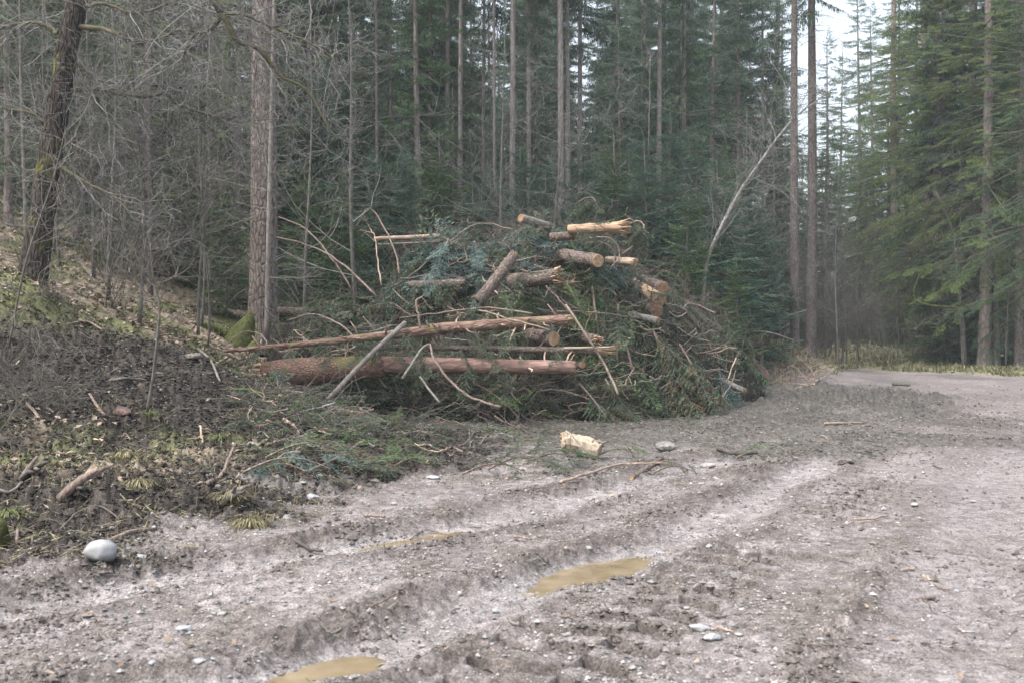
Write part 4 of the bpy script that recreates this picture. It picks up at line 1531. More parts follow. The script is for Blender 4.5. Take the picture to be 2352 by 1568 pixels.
# mossy limbs of a tree overhead that hang in from above
for k, mains in enumerate([
    [[(470, -60), (488, 0), (506, 28), (560, 36), (620, 62), (700, 96), (760, 130)], [(506, 28), (492, 60), (470, 75), (440, 88), (420, 130)], [(512, 32), (540, 92), (600, 118), (642, 172), (700, 204), (760, 300)]],
]):
    Y0 = 15.0
    base = at(*mains[0][0], Y0)
    root = thing('beech_limb', 'mossy crooked limbs hanging in from above the big trunk', 'branch', base)
    for mp in mains:
        mb = MB()
        pp = smooth_path([at(a, b_, Y0 + .06 * q) for q, (a, b_) in enumerate(mp)], 4) - base
        pp += rng.normal(0, .012, pp.shape)
        mb.tube(pp, np.linspace(.045, .012, len(pp)), 7, 1, .5, False, .15, k)
        for q in range(int(len(pp) * 1.3)):
            i = R.randrange(1, len(pp))
            d = np.array([R.gauss(.2, .6), R.gauss(0, .5), R.gauss(-.2, .6)])
            twiggy(mb, pp[i], d, R.uniform(.5, 1.5), .010, 2, 0, 5, .2, 0)
        mb.build('branch', [M['twig_grey'], M['twig_moss']], root)

# ------------------------------------------------------------------ bare broadleaf trees
def bare(u, Y, s, label, k, rz=None, tilt=None, mats=None, group=None, name='bare_tree'):
    tm, bm_ = P_BARE[k]
    x = (u - 1176) / FPX * Y
    return plant_tree(name, label, 'tree', x, Y, [('trunk', tm), ('branches', bm_)], (s, s, s), group, rz, mats, tilt)


for k, (u, Y, s, p, tl, lab) in enumerate([
    (830, 27, 1.5, 0, (0, .04), 'thin pale lichened tree leaning over the far end of the pile'),
    (1148, 28.5, 1.25, 1, None, 'leafless forked tree rising behind the middle of the pile'),
    (1270, 30, 1.2, 2, None, 'leafless tree with wide sprays behind the leaning log'),
    (1500, 33, 1.3, 0, None, 'leafless grey tree among the firs behind the shattered log'),
    (250, 20, 1.0, 1, None, 'slender bare tree on the slope next to the leaning mossy one'),
    (215, 24, 1.1, 2, None, 'pale thin stem on the slope behind the leaning mossy tree'),
    (480, 29, 1.0, 0, None, 'bare tree spreading twigs behind the massive spruce'),
    (320, 17.5, .8, 2, None, 'fine twigged bare tree above the soil bank'),
    (60, 21, 1.1, 0, None, 'bare tree at the outer edge of the slope'),
    (700, 24, 1.0, 2, None, 'bare tree just past the massive spruce'),
    (1720, 37, 1.1, 1, None, 'lichen spotted stem near the twin spruces'),
    (1893, 47, .9, 0, None, 'white flecked thin stem right of the twin spruces'.replace('right of', 'just past')),
    (1925, 43, 1.0, 1, None, 'branchy bare tree at the start of the grassy hump'),
    (1880, 58, 1.1, 2, None, 'dim bare tree behind the white flecked stem'),
    (2215, 44, 1.15, 0, None, 'mossy bare tree on the verge in front of the hazel'),
    (2310, 43, 1.0, 1, None, 'crooked bare tree at the edge of the verge'),
    (2100, 52, 1.1, 2, None, 'bare tree on the far side of the hump'),
    (2200, 54, 1.2, 1, None, 'grey bare tree deep beyond the verge'),
    (2020, 56, 1.1, 0, None, 'bare tree behind the crest of the hump'),
    (1790, 44, 1.2, 2, None, 'bare tree close behind the twin spruces'),
]):
    bare(u, Y, s, lab, p, tilt=tl)
for z_, (t0, t1, y0, y1, want, lab, grp) in enumerate([
    (-.60, -.28, 17.5, 32, 7, 'leafless sapling in the twiggy thicket on the slope', 'saplings on the slope'),
    (-.22, -.02, 26, 36, 5, 'leafless sapling between massive spruce and firs', 'saplings behind the pile'),
    (.27, .53, 42, 62, 24, 'leafless sapling in the brown thicket beyond the road bend', 'saplings beyond the road')]):
    for k in range(want):
        for tr in range(50):
            y = R.uniform(y0, y1)
            t = R.uniform(t0, t1)
            if z_ == 2 and beyond_road(t * y, y, .8) < 0:
                continue
            break
        bare(1176 + t * FPX, y, R.uniform(.8, 1.5), lab, 3 + R.randrange(3), group=grp)
    for k in range(want if z_ else 3):
        y = R.uniform(y0, y1)
        t = R.uniform(t0, t1)
        if z_ == 2:
            while beyond_road(t * y, y, .8) < 0:
                y += 1
        x = t * y
        s = R.uniform(.7, 1.3)
        plant_tree('shrub', 'leafless twiggy shrub ' + ('on the slope', 'behind the massive spruce', 'beyond the road bend')[z_], 'shrub', x, y, [('branches', R.choice(P_BUSH))], (s, s, s), 'leafless shrubs ' + ('on the slope', 'behind the massive spruce', 'beyond the road')[z_])

# pale birch leaning across
root, P, rad = polyline_tree('birch_tree', 'pale slender birch leaning over toward the twin spruces', 'tree', [(1612, 700, 29), (1622, 610, 29), (1645, 545, 29), (1700, 440, 29), (1745, 375, 29), (1790, 312, 29), (1836, 262, 29), (1900, 215, 29)], [.058, .054, .05, .045, .038, .03, .022, .01], M['pale_bark'], 8, 6, .05)
mb = MB()
for k in range(40):
    i = R.randrange(int(len(P) * .25), len(P) - 1)
    twiggy(mb, P[i], (R.uniform(-.3, .8), R.gauss(0, .6), R.uniform(-.2, 1)), R.uniform(.8, 2.6), .013, 2, 0, 5, .12, .02)
mb.build('branches', M['twig_grey'], root)
# bare sapling on the soil bank
for pts, rr_, lab in [([(338, 945, 12.6), (352, 860, 12.6), (362, 770, 12.6), (366, 700, 12.6), (352, 640, 12.6), (345, 560, 12.6)], [.022, .019, .017, .014, .010, .005], 'thin bare sapling growing out of the black soil bank'),
                      ([(455, 770, 19), (458, 650, 19), (470, 500, 19), (474, 380, 19)], [.03, .026, .02, .01], 'slender dark sapling on the slope before the massive spruce'),
                      ([(20, 800, 13), (60, 600, 13), (120, 420, 13), (150, 300, 13)], [.016, .014, .011, .006], 'whippy sapling crossing the leaning mossy tree')]:
    root, P, rad = polyline_tree('sapling', lab, 'sapling', pts, rr_, M['twig'], 6, 5, .08)
    mb = MB()
    for k in range(24):
        i = R.randrange(int(len(P) * .4), len(P) - 1)
        twiggy(mb, P[i], (R.gauss(0, 1), R.gauss(0, .5), R.uniform(.1, .9)), R.uniform(.3, 1.3), .007, 1, 0, 4, .15, .02)
    mb.build('branches', M['twig'], root)
# yellow mossy limb on the verge tree, hazel with catkins
root, P, rad = polyline_tree('hazel_shrub', 'hazel hung with yellowish catkins at the edge of the wood', 'shrub', [(2215, 842, 45), (2210, 740, 45), (2200, 640, 45), (2190, 540, 45), (2150, 440, 45)], [.13, .11, .09, .06, .03], M['grey_pole'], 8)
mb = MB()
mc = MB()
for k in range(60):
    i = R.randrange(int(len(P) * .35), len(P) - 1)
    d = (R.gauss(.2, .9), R.gauss(0, .5), R.uniform(-.2, .7))
    L = R.uniform(.8, 2.4)
    twiggy(mb, P[i], d, L, .013, 1, 0, 5, .14, .0)
    for q in range(7):
        p = P[i] + np.array(d) / np.linalg.norm(d) * L * R.uniform(.4, 1.1) + rng.normal(0, .12, 3)
        mc.tube([p, p - np.array([0, 0, R.uniform(.06, .12)])], [.008, .008], 3, 0, R.random(), False)
mb.build('branches', M['twig'], root)
mc.build('catkins', M['catkin'], root)['kind'] = 'stuff'
mb = MB()
pp = smooth_path([at(*q, 43.5) for q in [(2212, 708), (2180, 705), (2140, 702), (2105, 690), (2100, 665), (2115, 620)]], 5)
base = pp[0].copy()
mb.tube(pp - base, np.linspace(.06, .02, len(pp)), 7, 0, .9, True, .3)
o = mb.build('branch', M['moss'])
o.location = base
tag(o, 'bright yellow mossed limb reaching out over the verge', 'branch')

# ------------------------------------------------------------------ THE BRUSH PILE
print('pile')
# dark mound added inside the heap to block light
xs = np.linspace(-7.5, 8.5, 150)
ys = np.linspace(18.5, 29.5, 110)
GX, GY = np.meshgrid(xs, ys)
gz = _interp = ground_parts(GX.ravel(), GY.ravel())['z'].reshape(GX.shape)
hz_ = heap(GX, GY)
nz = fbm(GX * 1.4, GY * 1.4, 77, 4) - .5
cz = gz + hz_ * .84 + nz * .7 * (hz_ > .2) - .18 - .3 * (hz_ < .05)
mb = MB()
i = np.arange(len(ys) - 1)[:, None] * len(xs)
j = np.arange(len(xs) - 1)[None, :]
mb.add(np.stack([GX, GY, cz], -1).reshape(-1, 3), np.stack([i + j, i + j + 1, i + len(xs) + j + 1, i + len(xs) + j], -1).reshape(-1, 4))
tag(mb.build('brushwood', M['core'], smooth=False), 'dark core added inside the pile to block light', kind='stuff')


def heap_point(u0=600, u1=1700, front=True):
    """random point on the side of the heap that faces the road"""
    while True:
        x = R.uniform(-6.3, 7)
        y = R.uniform(19.2, 28.5)
        h = float(heap(x, y))
        if h < .12 or R.random() > .35 + h / 4:
            continue
        e = .1
        gx = (float(heap(x + e, y)) - float(heap(x - e, y))) / (2 * e)
        gy = (float(heap(x, y + e)) - float(heap(x, y - e))) / (2 * e)
        nrm = np.array([-gx, -gy, 1.0])
        nrm /= np.linalg.norm(nrm)
        if nrm[1] > .35:
            continue
        return np.array([x, y, ztab(x, y, _GS)]), nrm


mb = {k: MB() for k in ('brash', 'blue_brash', 'fresh', 'spruce')}
for k in range(1600):
    p, nrm = heap_point()
    a = R.uniform(0, 6.28)
    tng = np.cross(nrm, (math.cos(a), math.sin(a), R.uniform(-1, .2)))
    tng /= np.linalg.norm(tng)
    d = tng * 1.0 + nrm * R.uniform(-.15, .22) + np.array([0, -.1, -.35])
    q = fbm(np.array([p[0] * .55 + 3]), np.array([p[2] * .9]), 91, 2)[0]
    bl = max(math.exp(-((p[0] - bx_) / .8) ** 2 - ((p[2] - bz_) / .45) ** 2) for bx_, bz_ in ((-1.2, 3.9), (.1, 4.1), (-2.6, 3.0), (2.4, 3.2), (.9, 4.5)))
    c_ = 'blue_brash' if bl > R.uniform(.25, .9) else ('fresh' if q < .36 and R.random() < .6 else ('spruce' if R.random() < .28 else 'brash'))
    put_bough(mb[c_], R.choice(('brash', 'brash', 'droop')), p - nrm * R.uniform(.05, .30), frame(d, nrm), R.uniform(.40, .95), 0, 1, 0, True, .016, .7, 3)
for c_, b_ in mb.items():
    lab = {'brash': 'grey green conifer brash heaped over the pile', 'blue_brash': 'blue grey fir sprays draped over the pile', 'fresh': 'fresher green conifer sprays in the pile', 'spruce': 'dark green spruce sprays in the pile'}[c_]
    tag(b_.build('brushwood', [M[c_], M['pile_twig']], smooth=False), lab, kind='stuff')

# brash scattered in front, down to the muddy yard
mb = MB()
mbf = MB()
for k in range(420):
    if R.random() < .6:
        u, v = R.uniform(560, 1500), R.gauss(955, 38)
    else:
        u, v = R.uniform(560, 1000), R.uniform(900, 1090)
    v = min(max(v, 880), 1095)
    if u > 1350:
        v = min(v, 960)
    Y = hit(u, v)
    if Y > 30:
        continue
    p = at(u, v, Y)
    a = R.uniform(0, 6.28)
    put_bough(mbf if R.random() < .12 else mb, 'brash', p + np.array([0, 0, .02]), frame((math.cos(a), math.sin(a), R.uniform(-.1, .3))), R.uniform(.25, .7), 0, 1, 0, True, .014, .7, 3)
tag(mb.build('brushwood', [M['brash'], M['twig']], smooth=False), 'flattened brash trampled into the mud before the pile', kind='stuff')
tag(mbf.build('brushwood', [M['fresh'], M['twig']], smooth=False), 'green sprigs lying in the mud before the pile', kind='stuff')

# fine bare twigs tangled through the whole pile
mb = MB()
for k in range(1050):
    if k < 700:
        p, nrm = heap_point()
    else:
        u, v = R.uniform(560, 1500), min(max(R.gauss(940, 45), 860), 1090)
        Y = hit(u, v)
        if Y > 30:
            continue
        p, nrm = at(u, v, Y), np.array([0, -.2, 1.])
    a = R.uniform(0, 6.28)
    tng = np.cross(nrm, (math.cos(a), math.sin(a), R.uniform(-1, 1)))
    tng /= np.linalg.norm(tng)
    d = tng + nrm * R.uniform(-.1, .6)
    twiggy(mb, p + nrm * .08, d, R.uniform(.3, 1.3), R.uniform(.004, .010), 1, R.choice((0, 0, 1)), 3, .22, -.02)
tag(mb.build('twigs', [M['pile_twig'], M['twig']]), 'tangle of thin broken twigs all over the pile', kind='stuff')


# ------------------------------------------------------------------ logs
def splinter_mesh(L, w, seed, k=None):
    r0 = random.Random(seed)
    mb = MB()
    n = 4
    pts = [np.array([r0.gauss(0, w * .15), r0.gauss(0, w * .15), L * q / n]) for q in range(n + 1)]
    mb.tube(pts, [w, w * .9, w * .7, w * .45, w * .08], 4, 0, r0.uniform(.1, 1), True, .3, seed)
    return mb.build('splinter', M['wood_split'], link=False)


SPL = [splinter_mesh(1, .16, 70 + s) for s in range(6)]


def log(label, ends, r0_, r1_, bark_m='log_bark', cut0=None, cut1=None, n=14, bend=.0, sides=18, bumpy=.07, name='log', group=None, cat='log', stubs=0, bark2=None, lift=0., splint=.12):
    """ENDS: two or more (u, v, Y). cut: None, 'cut', 'cut_dark', 'broken', 'shatter'"""
    sh = .0 if ends[0][2] < 19.95 else (.28 if ends[-1][0] < 1440 else .75)
    pts = [Vector(at(e[0], e[1], e[2] - sh)) for e in ends]
    p0, p1 = pts[0], pts[-1]
    ax = (p1 - p0)
    L = ax.length
    q = ax.to_track_quat('Z', 'Y')
    root = bpy.data.objects.new(name, None)
    COL.objects.link(root)
    root.location = p0
    root.rotation_mode = 'QUATERNION'
    root.rotation_quaternion = q
    tag(root, label, cat, group)
    qi = q.inverted()
    loc = [np.array(qi @ (p - p0)) for p in pts]
    if len(loc) == 2:
        P = np.array([loc[0] + (loc[1] - loc[0]) * t for t in np.linspace(0, 1, n)])
        P[:, 0] += bend * L * np.sin(np.linspace(0, math.pi, n))
        P[:, :2] += rng.normal(0, .04 * min(r0_, r1_), (n, 2))
    else:
        P = smooth_path(loc, max(3, n // len(loc)))
    rad = np.linspace(r0_, r1_, len(P))
    mb = MB()
    sd_ = R.random() * 20
    mb.tube(P, rad, sides, 0, .5, True, bumpy, sd_)
    mb.build('bark' if cat == 'log' else 'stem', M[bark_m], root)
    for c_, e, sgn, rr in ((cut0, 0, -1, r0_), (cut1, -1, 1, r1_)):
        if not c_:
            continue
        z = P[e][2]
        cx, cy = P[e][0], P[e][1]
        if c_ in ('cut', 'cut_dark'):
            mb = MB()
            th = np.arange(22) * 2 * math.pi / 22
            ring = lambda f, zz_: np.stack([cx + rr * f * np.cos(th) * (1 + .03 * np.sin(3 * th)), cy + rr * f * np.sin(th), np.full(22, zz_)], -1)
            Vc = np.concatenate([ring(.95, z - sgn * .01), ring(.92, z + sgn * .012), ring(.45, z + sgn * .014), [[cx, cy, z + sgn * .014]]])
            Fc = [[a, (a + 1) % 22, 22 + (a + 1) % 22, 22 + a] for a in range(22)] + [[22 + a, 22 + (a + 1) % 22, 44 + (a + 1) % 22, 44 + a] for a in range(22)]
            mb.add(Vc, Fc, 0, .5)
            mb.F.append(np.array([[44 + a, 44 + (a + 1) % 22, 66] for a in range(22)]))
            mb.M.append(np.zeros(22, np.int32))
            mb.build('cut_face', M['cut'] if c_ == 'cut' else M['cut_dark'], root, smooth=False)
        else:
            ns = 18 if c_ == 'broken' else 44
            ll = splint * (1 if c_ == 'broken' else 1.6)
            for s in range(ns):
                f = math.sqrt((s + .5) / ns) * (.85 if c_ == 'broken' else 1.0)
                a = s * 2.4
                o = obj('splinter', SPL[s % 6], root)
                sw = rr * (1.5 if c_ == 'broken' else 1.05)
                o.location = (cx + rr * f * math.cos(a), cy + rr * f * math.sin(a), z - sgn * .06)
                tl = R.uniform(.0, .2) if c_ == 'broken' else R.uniform(.0, .35)
                o.rotation_euler = (0 if sgn > 0 else math.pi, 0, 0)
                o.rotation_mode = 'QUATERNION'
                dv = Vector((math.cos(a) * tl, math.sin(a) * tl, sgn)).normalized()
                o.rotation_quaternion = dv.to_track_quat('Z', 'Y')
                o.scale = (sw, sw, .06 + ll * R.uniform(.4, 1.5))
    for s in range(stubs):
        i = R.randrange(1, len(P) - 1)
        a = R.uniform(0, 6.28)
        mb = MB()
        d = np.array([math.cos(a), math.sin(a), R.uniform(-.6, .6)])
        LL = R.uniform(.06, .35)
        mb.tube([P[i] + d * rad[i] * .6, P[i] + d * (rad[i] + LL * .5), P[i] + d * (rad[i] + LL) + np.array([0, 0, R.uniform(-.1, .1)])], [.022, .018, .011], 6, 0, R.random(), True, .1)
        mb.build('stub', M['stick_peeled'] if R.random() < .6 else M['stick'], root)
    return root, P, rad


# the long red log in front with its thick butt
Yf = 19.5
red, P, rad = log('long reddish peeled log lying level along the front of the pile', [(868, 838, Yf + .1), (1095, 840, Yf), (1320, 843, Yf - .1)], .175, .125, 'red_bark', None, 'broken', n=30, stubs=9, splint=.03)
# its rough-barked root end belongs to the same trunk
pts = [Vector(at(*e)) for e in [(604, 858, Yf + .2), (700, 852, Yf + .2), (800, 845, Yf + .15), (885, 841, Yf + .1)]]
qi = red.rotation_quaternion.inverted()
loc = [np.array(qi @ (p - red.location)) for p in pts]
mb = MB()
PP = smooth_path(loc, 7)
mb.tube(PP, np.interp(np.linspace(0, 1, len(PP)), [0, .12, .35, .7, 1], [.23, .262, .255, .225, .198]), 26, 0, .5, True, .16, 3)
mb.build('butt', M['butt_bark'], red)['label'] = 'thick scaly butt of the red log with moss'
for s in range(18):
    a = s * 2.4
    f = math.sqrt((s + .5) / 18)
    o = obj('splinter', SPL[s % 6], red)
    o.location = (PP[0][0] + .21 * f * math.cos(a), PP[0][1] + .21 * f * math.sin(a), PP[0][2] + .05)
    o.rotation_mode = 'QUATERNION'
    o.rotation_quaternion = Vector((math.cos(a) * .3, math.sin(a) * .3, -1)).normalized().to_track_quat('Z', 'Y')
    o.scale = (.3, .3, R.uniform(.10, .24))

log('long mossy trunk tapering away over the front of the pile', [(515, 806, 20.3), (640, 795, 20.2), (780, 782, 20.1), (905, 768, 20.0), (1010, 757, 20.0)], .035, .11, 'moss_log', None, None, n=30, stubs=16)
log('shredded brown log continuing above the red one', [(985, 757, 20.1), (1150, 745, 20.0), (1303, 735, 20.0)], .11, .11, 'moss_log', None, 'broken', n=24, stubs=22, bumpy=.22)
log('slim straight log with split end between the red and mossy logs', [(820, 796, 19.9), (1100, 800, 19.8), (1370, 806, 19.6)], .05, .068, 'log_bark', None, 'broken', n=20, splint=.30, stubs=4)
log('pale split sliver resting on the slim straight log', [(1295, 800, 19.6), (1405, 797, 19.4)], .03, .02, 'wood_pale', None, 'broken', n=8, splint=.1)
log('bare grey pole propped steeply against the logs', [(752, 918, 18.2), (845, 820, 18.9), (930, 742, 19.6)], .042, .05, 'grey_pole', None, 'cut_dark', n=14, cat='branch', name='pole', bumpy=.05)
log('short peeled log standing aslant in the middle of the pile', [(1100, 694, 20.6), (1182, 585, 20.9)], .135, .11, 'log_bark', None, 'broken', n=14, stubs=4, splint=.04)
log('barked log with a freshly broken orange end in mid pile', [(1175, 648, 21.4), (1282, 634, 20.6)], .155, .16, 'log_bark', None, 'shatter', n=12, splint=.06)
log('sawn log with round knot scar pointing out over the pile', [(1285, 585, 22.4), (1373, 599, 20.9)], .15, .142, 'log_bark', None, 'cut', n=12)
log('short orange log end beside the sawn log', [(1395, 598, 22.2), (1458, 602, 21.6)], .085, .085, 'stick_peeled', None, 'broken', n=8, splint=.05)
log('splintered tan log jutting out at the very top', [(1305, 527, 22.0), (1430, 523, 21.6)], .10, .125, 'wood_split', None, 'shatter', n=14, bumpy=.2, splint=.10)
log('brown log just under the shattered one', [(1265, 545, 22.4), (1320, 541, 22.1)], .10, .09, 'log_bark', None, 'broken', n=8)
log('smooth grey log end on the crest of the pile', [(1197, 501, 22.2), (1262, 522, 22.9)], .095, .10, 'grey_pole', 'cut_dark', None, n=8)
log('peeled pole poking out far on the upper side', [(862, 549, 22.8), (1010, 543, 22.8)], .048, .058, 'stick_peeled', 'broken', None, n=12, splint=.04)
log('grey stick parallel below the upper peeled pole', [(868, 562, 22.5), (1010, 556, 22.5)], .02, .03, 'stick', None, None, n=10, cat='branch', name='branch')
log('sawn log with a dark cut face high on the road side', [(1452, 640, 25.2), (1522, 662, 23.6)], .15, .155, 'log_bark', None, 'cut_dark', n=10)
log('split yellow half log sloping down the road side', [(1440, 642, 24.4), (1517, 690, 23.0)], .13, .15, 'wood_split', None, 'cut', n=10, bumpy=.14)
log('short dark log with round end under the split one', [(1465, 700, 24.2), (1508, 712, 23.0)], .15, .165, 'log_bark', None, 'cut_dark', n=8)
log('lichen grey log stub below the dark round end', [(1445, 722, 22.8), (1510, 736, 22.2)], .07, .075, 'pale_bark', None, 'broken', n=8, splint=.05)
log('buried log showing only its sawn disc above the split end', [(1215, 770, 20.8), (1272, 778, 20.0)], .15, .15, 'log_bark', None, 'cut', n=8)
log('thin log ending in a small round sawn disc', [(1290, 836, 20.6), (1338, 838, 19.9)], .06, .07, 'log_bark', None, 'cut', n=6)
log('dark log end beneath the far side of the red log', [(1340, 775, 21.2), (1372, 782, 20.6)], .12, .11, 'log_bark', None, 'broken', n=6)
log('bark brown log lying deep under the mossy trunk', [(640, 712, 22.6), (700, 718, 22.4), (880, 735, 22.2)], .07, .14, 'log_bark', None, None, n=14, stubs=3)
log('dark log half hidden in green sprays beside the blue ones', [(940, 655, 21.75), (1070, 650, 21.5)], .08, .09, 'log_bark', None, None, n=10)
log('grey log sliding down the road side end of the pile', [(1590, 845, 26.5), (1650, 870, 25.5), (1708, 896, 24.6)], .08, .075, 'pale_bark', None, 'broken', n=12, splint=.05)
log('short brown log at the foot of the road side end', [(1588, 788, 26.4), (1622, 802, 25.9)], .07, .075, 'stick_peeled', None, 'broken', n=6, splint=.05)
log('grey log wedged low at the foot of the road side', [(1610, 862, 26.4), (1668, 884, 25.6)], .06, .06, 'grey_pole', None, None, n=8)
log('stout pale root end lying across the front brash', [(648, 932, 17.0), (690, 944, 16.6)], .055, .06, 'log_bark', None, 'shatter', n=6, splint=.06)
log('small broken log pointing down in the front brash', [(762, 938, 16.6), (815, 950, 16.2)], .06, .055, 'log_bark', None, 'broken', n=6, splint=.08)
log('cut end of a log low on the road side', [(1536, 752, 24.4), (1552, 770, 24.0)], .10, .10, 'log_bark', None, 'cut', n=6)

# ------------------------------------------------------------------ single branches of the pile
def branch(label, pts, r0_, r1_, m='stick', twigs=3, group=None, sides=7, name='branch', green=None, gl=.5):
    """pts (u, v, Y) or (u, v) on the heap surface"""
    W = []
    for p in pts:
        if len(p) == 2:
            Y = hit(*p) - .38
            W.append((p[0], p[1], Y))
        else:
            W.append((p[0], p[1], p[2] - (.35 if 19.5 < p[2] < 26 else 0)))
    # keep the branch in front of whatever it lies on without sharp jumps in depth
    if all(len(p) == 2 for p in pts):
        ym = min(w[2] for w in W)
        W = [(w[0], w[1], min(w[2], ym + .5)) for w in W]
    P = smooth_path([at(*w) for w in W], 5)
    base = P[0].copy()
    root = thing(name, label, 'branch', base, 0, group)
    mb = MB()
    P = P - base
    P += rng.normal(0, .006, P.shape)
    r0_, r1_ = r0_ * .74, r1_ * .74
    mb.tube(P, np.linspace(r0_, r1_, len(P)), sides, 0, R.uniform(.3, .7), True, .12, R.random() * 9)
    mb.build('stem', M[m], root)
    for k in range(twigs):
        mb = MB()
        i = R.randrange(2, len(P))
        twiggy(mb, P[i], (R.gauss(0, 1), R.gauss(0, .5) - .2, R.gauss(.2, .7)), R.uniform(.15, .5), min(r1_, .008) + .002, 1, 0, 3, .2, 0)
        mb.build('twig', M['twig'] if m != 'stick_peeled' else M['stick_peeled'], root)
    if green:
        mb = MB()
        for k in range(int(14 * gl)):
            i = R.randrange(len(P) // 2, len(P))
            put_bough(mb, 'droop', P[i], frame((R.gauss(-.4, .4), R.gauss(-.2, .4), R.uniform(-1.0, -.4))), R.uniform(.22, .38), 0, 1, 0, True, .012, .8)
        mb.build('foliage', [M[green], M['twig']], root, smooth=False)
    return root


branch('hooked branch with drooping sprays standing on the crest', [(1363, 530, 22.2), (1370, 485, 22.2), (1364, 458, 22.2), (1345, 455, 22.2), (1325, 468, 22.2)], .026, .012, 'stick', 2, green='brash', gl=.9)
branch('curled branch bowing out beyond the shattered log', [(1428, 583, 22.0), (1458, 562, 21.9), (1476, 535, 21.8), (1478, 515, 21.8), (1462, 508, 21.8), (1445, 515, 21.8)], .028, .012, 'stick_peeled', 2, green='brash', gl=.6)
branch('loop of bent branches beside the sawn log', [(1345, 548, 21.6), (1390, 545, 21.4), (1416, 560, 21.4), (1422, 590, 21.4), (1400, 620, 21.4)], .02, .02, 'stick', 4)
branch('second bent branch inside the loop', [(1340, 558, 21.6), (1380, 556, 21.5), (1408, 572, 21.5), (1414, 600, 21.5)], .016, .02, 'stick', 2)
branch('long straight branch pointing out toward the road', [(1560, 688, 25.4), (1600, 700, 25.2), (1643, 719, 25.0)], .022, .034, 'stick', 0)
branch('short splintered branch below the long pointing one', [(1535, 732, 25.2), (1606, 738, 25.0)], .03, .035, 'stick', 1)
branch('arched bare branch spanning low toward the twin spruces', [(1660, 785, 31), (1692, 770, 31), (1735, 761, 31), (1775, 765, 31), (1822, 781, 31)], .035, .02, 'twig_grey', 4)
branch('slanting bare stick crossing the dark hollow', [(1195, 618), (1240, 645), (1285, 690), (1310, 722)], .03, .03, 'stick', 2)
branch('steep branch falling from logs to the front mud', [(1300, 700, 20.0), (1345, 770, 19.6), (1390, 840, 19.2), (1420, 905, 18.8)], .03, .035, 'stick', 4)
branch('long bowed branch lying over the red log to the ground', [(988, 790, 19.4), (1000, 830, 19.0), (1045, 885, 18.6), (1090, 915, 18.2), (1152, 935, 17.9)], .028, .035, 'stick', 4)
branch('leaning grey branch crossing the red log', [(925, 868, 18.6), (965, 805, 19.2), (985, 790, 19.4)], .035, .03, 'grey_pole', 2)
branch('grey forked branch in front of the red log', [(963, 865, 18.8), (1010, 925, 18.3)], .028, .032, 'grey_pole', 2)
branch('thin pale stick resting on the split log', [(1100, 712, 20.0), (1180, 735, 19.9), (1262, 758, 19.8)], .018, .022, 'stick_peeled', 0)
branch('long dark stick across the middle of the pile', [(920, 730, 20.2), (1000, 720, 20.4), (1120, 708, 20.5), (1225, 722, 20.2)], .02, .03, 'stick', 3)
branch('dark stick running out of the hollow to the road side', [(1280, 715, 20.8), (1360, 718, 21.2), (1500, 733, 22.4), (1568, 742, 24.0)], .022, .02, 'stick', 3)
branch('curved brown branch rising over the mossy trunk', [(660, 736, 20.8), (720, 722, 20.9), (780, 745, 20.5), (825, 785, 20.1)], .018, .03, 'stick', 3)
branch('arching twig from the mossy trunk back to the big spruce', [(520, 790, 20.4), (560, 762, 20.6), (600, 768, 20.6), (615, 798, 20.3)], .015, .022, 'stick', 2)
branch('crooked peeled branch hooking up from the shredded log', [(965, 752, 19.9), (960, 720, 19.9), (957, 690, 19.9), (972, 682, 19.9)], .03, .02, 'stick_peeled', 1)
branch('bare limb sloping from the big spruce to the pile', [(635, 545, 22), (720, 568, 22), (790, 610, 21.6), (865, 680, 21.2)], .02, .034, 'stick', 7)
branch('upper bare limb slanting beside the big spruce', [(640, 498, 23), (700, 525, 22.6), (760, 590, 22.2), (810, 670, 22)], .018, .03, 'stick', 7)
branch('long bent branch hanging over the far end of the pile', [(820, 520, 22.4), (845, 480, 22.6), (870, 500, 22.4), (905, 570, 22.0), (918, 630, 21.7)], .012, .028, 'stick', 4)
branch('forked pale branch leaning over the upper far end', [(876, 655, 21.6), (868, 600, 21.9), (862, 548, 22.2), (850, 525, 22.4)], .022, .014, 'stick_peeled', 3)
branch('brown branch crossing under the slanting peeled log', [(1040, 642), (1100, 632), (1165, 612)], .022, .03, 'stick', 3)
branch('grey stick poking up through the blue sprays', [(905, 660), (960, 620), (1010, 575), (1060, 545)], .028, .018, 'stick', 4)
branch('arched branch along the crest', [(1030, 560, 22.3), (1080, 520, 22.3), (1130, 515, 22.3), (1180, 530, 22.2)], .022, .018, 'stick', 5)
branch('second arched branch along the crest', [(1150, 560, 22.0), (1180, 535, 22.1), (1250, 527, 22.1)], .014, .012, 'stick', 3)
branch('stick slanting down by the foot of the road side', [(1640, 930, 22.5), (1675, 890, 23.5), (1690, 850, 24.6)], .025, .02, 'stick', 3)
branch('upright brown stick at the foot of the road side', [(1668, 880, 24.4), (1690, 820, 24.8)], .028, .022, 'stick_peeled', 1)
branch('knotty stick on the muddy skirt beside the pile', [(1650, 893, 24.6), (1700, 902, 24.0)], .03, .02, 'stick', 2)

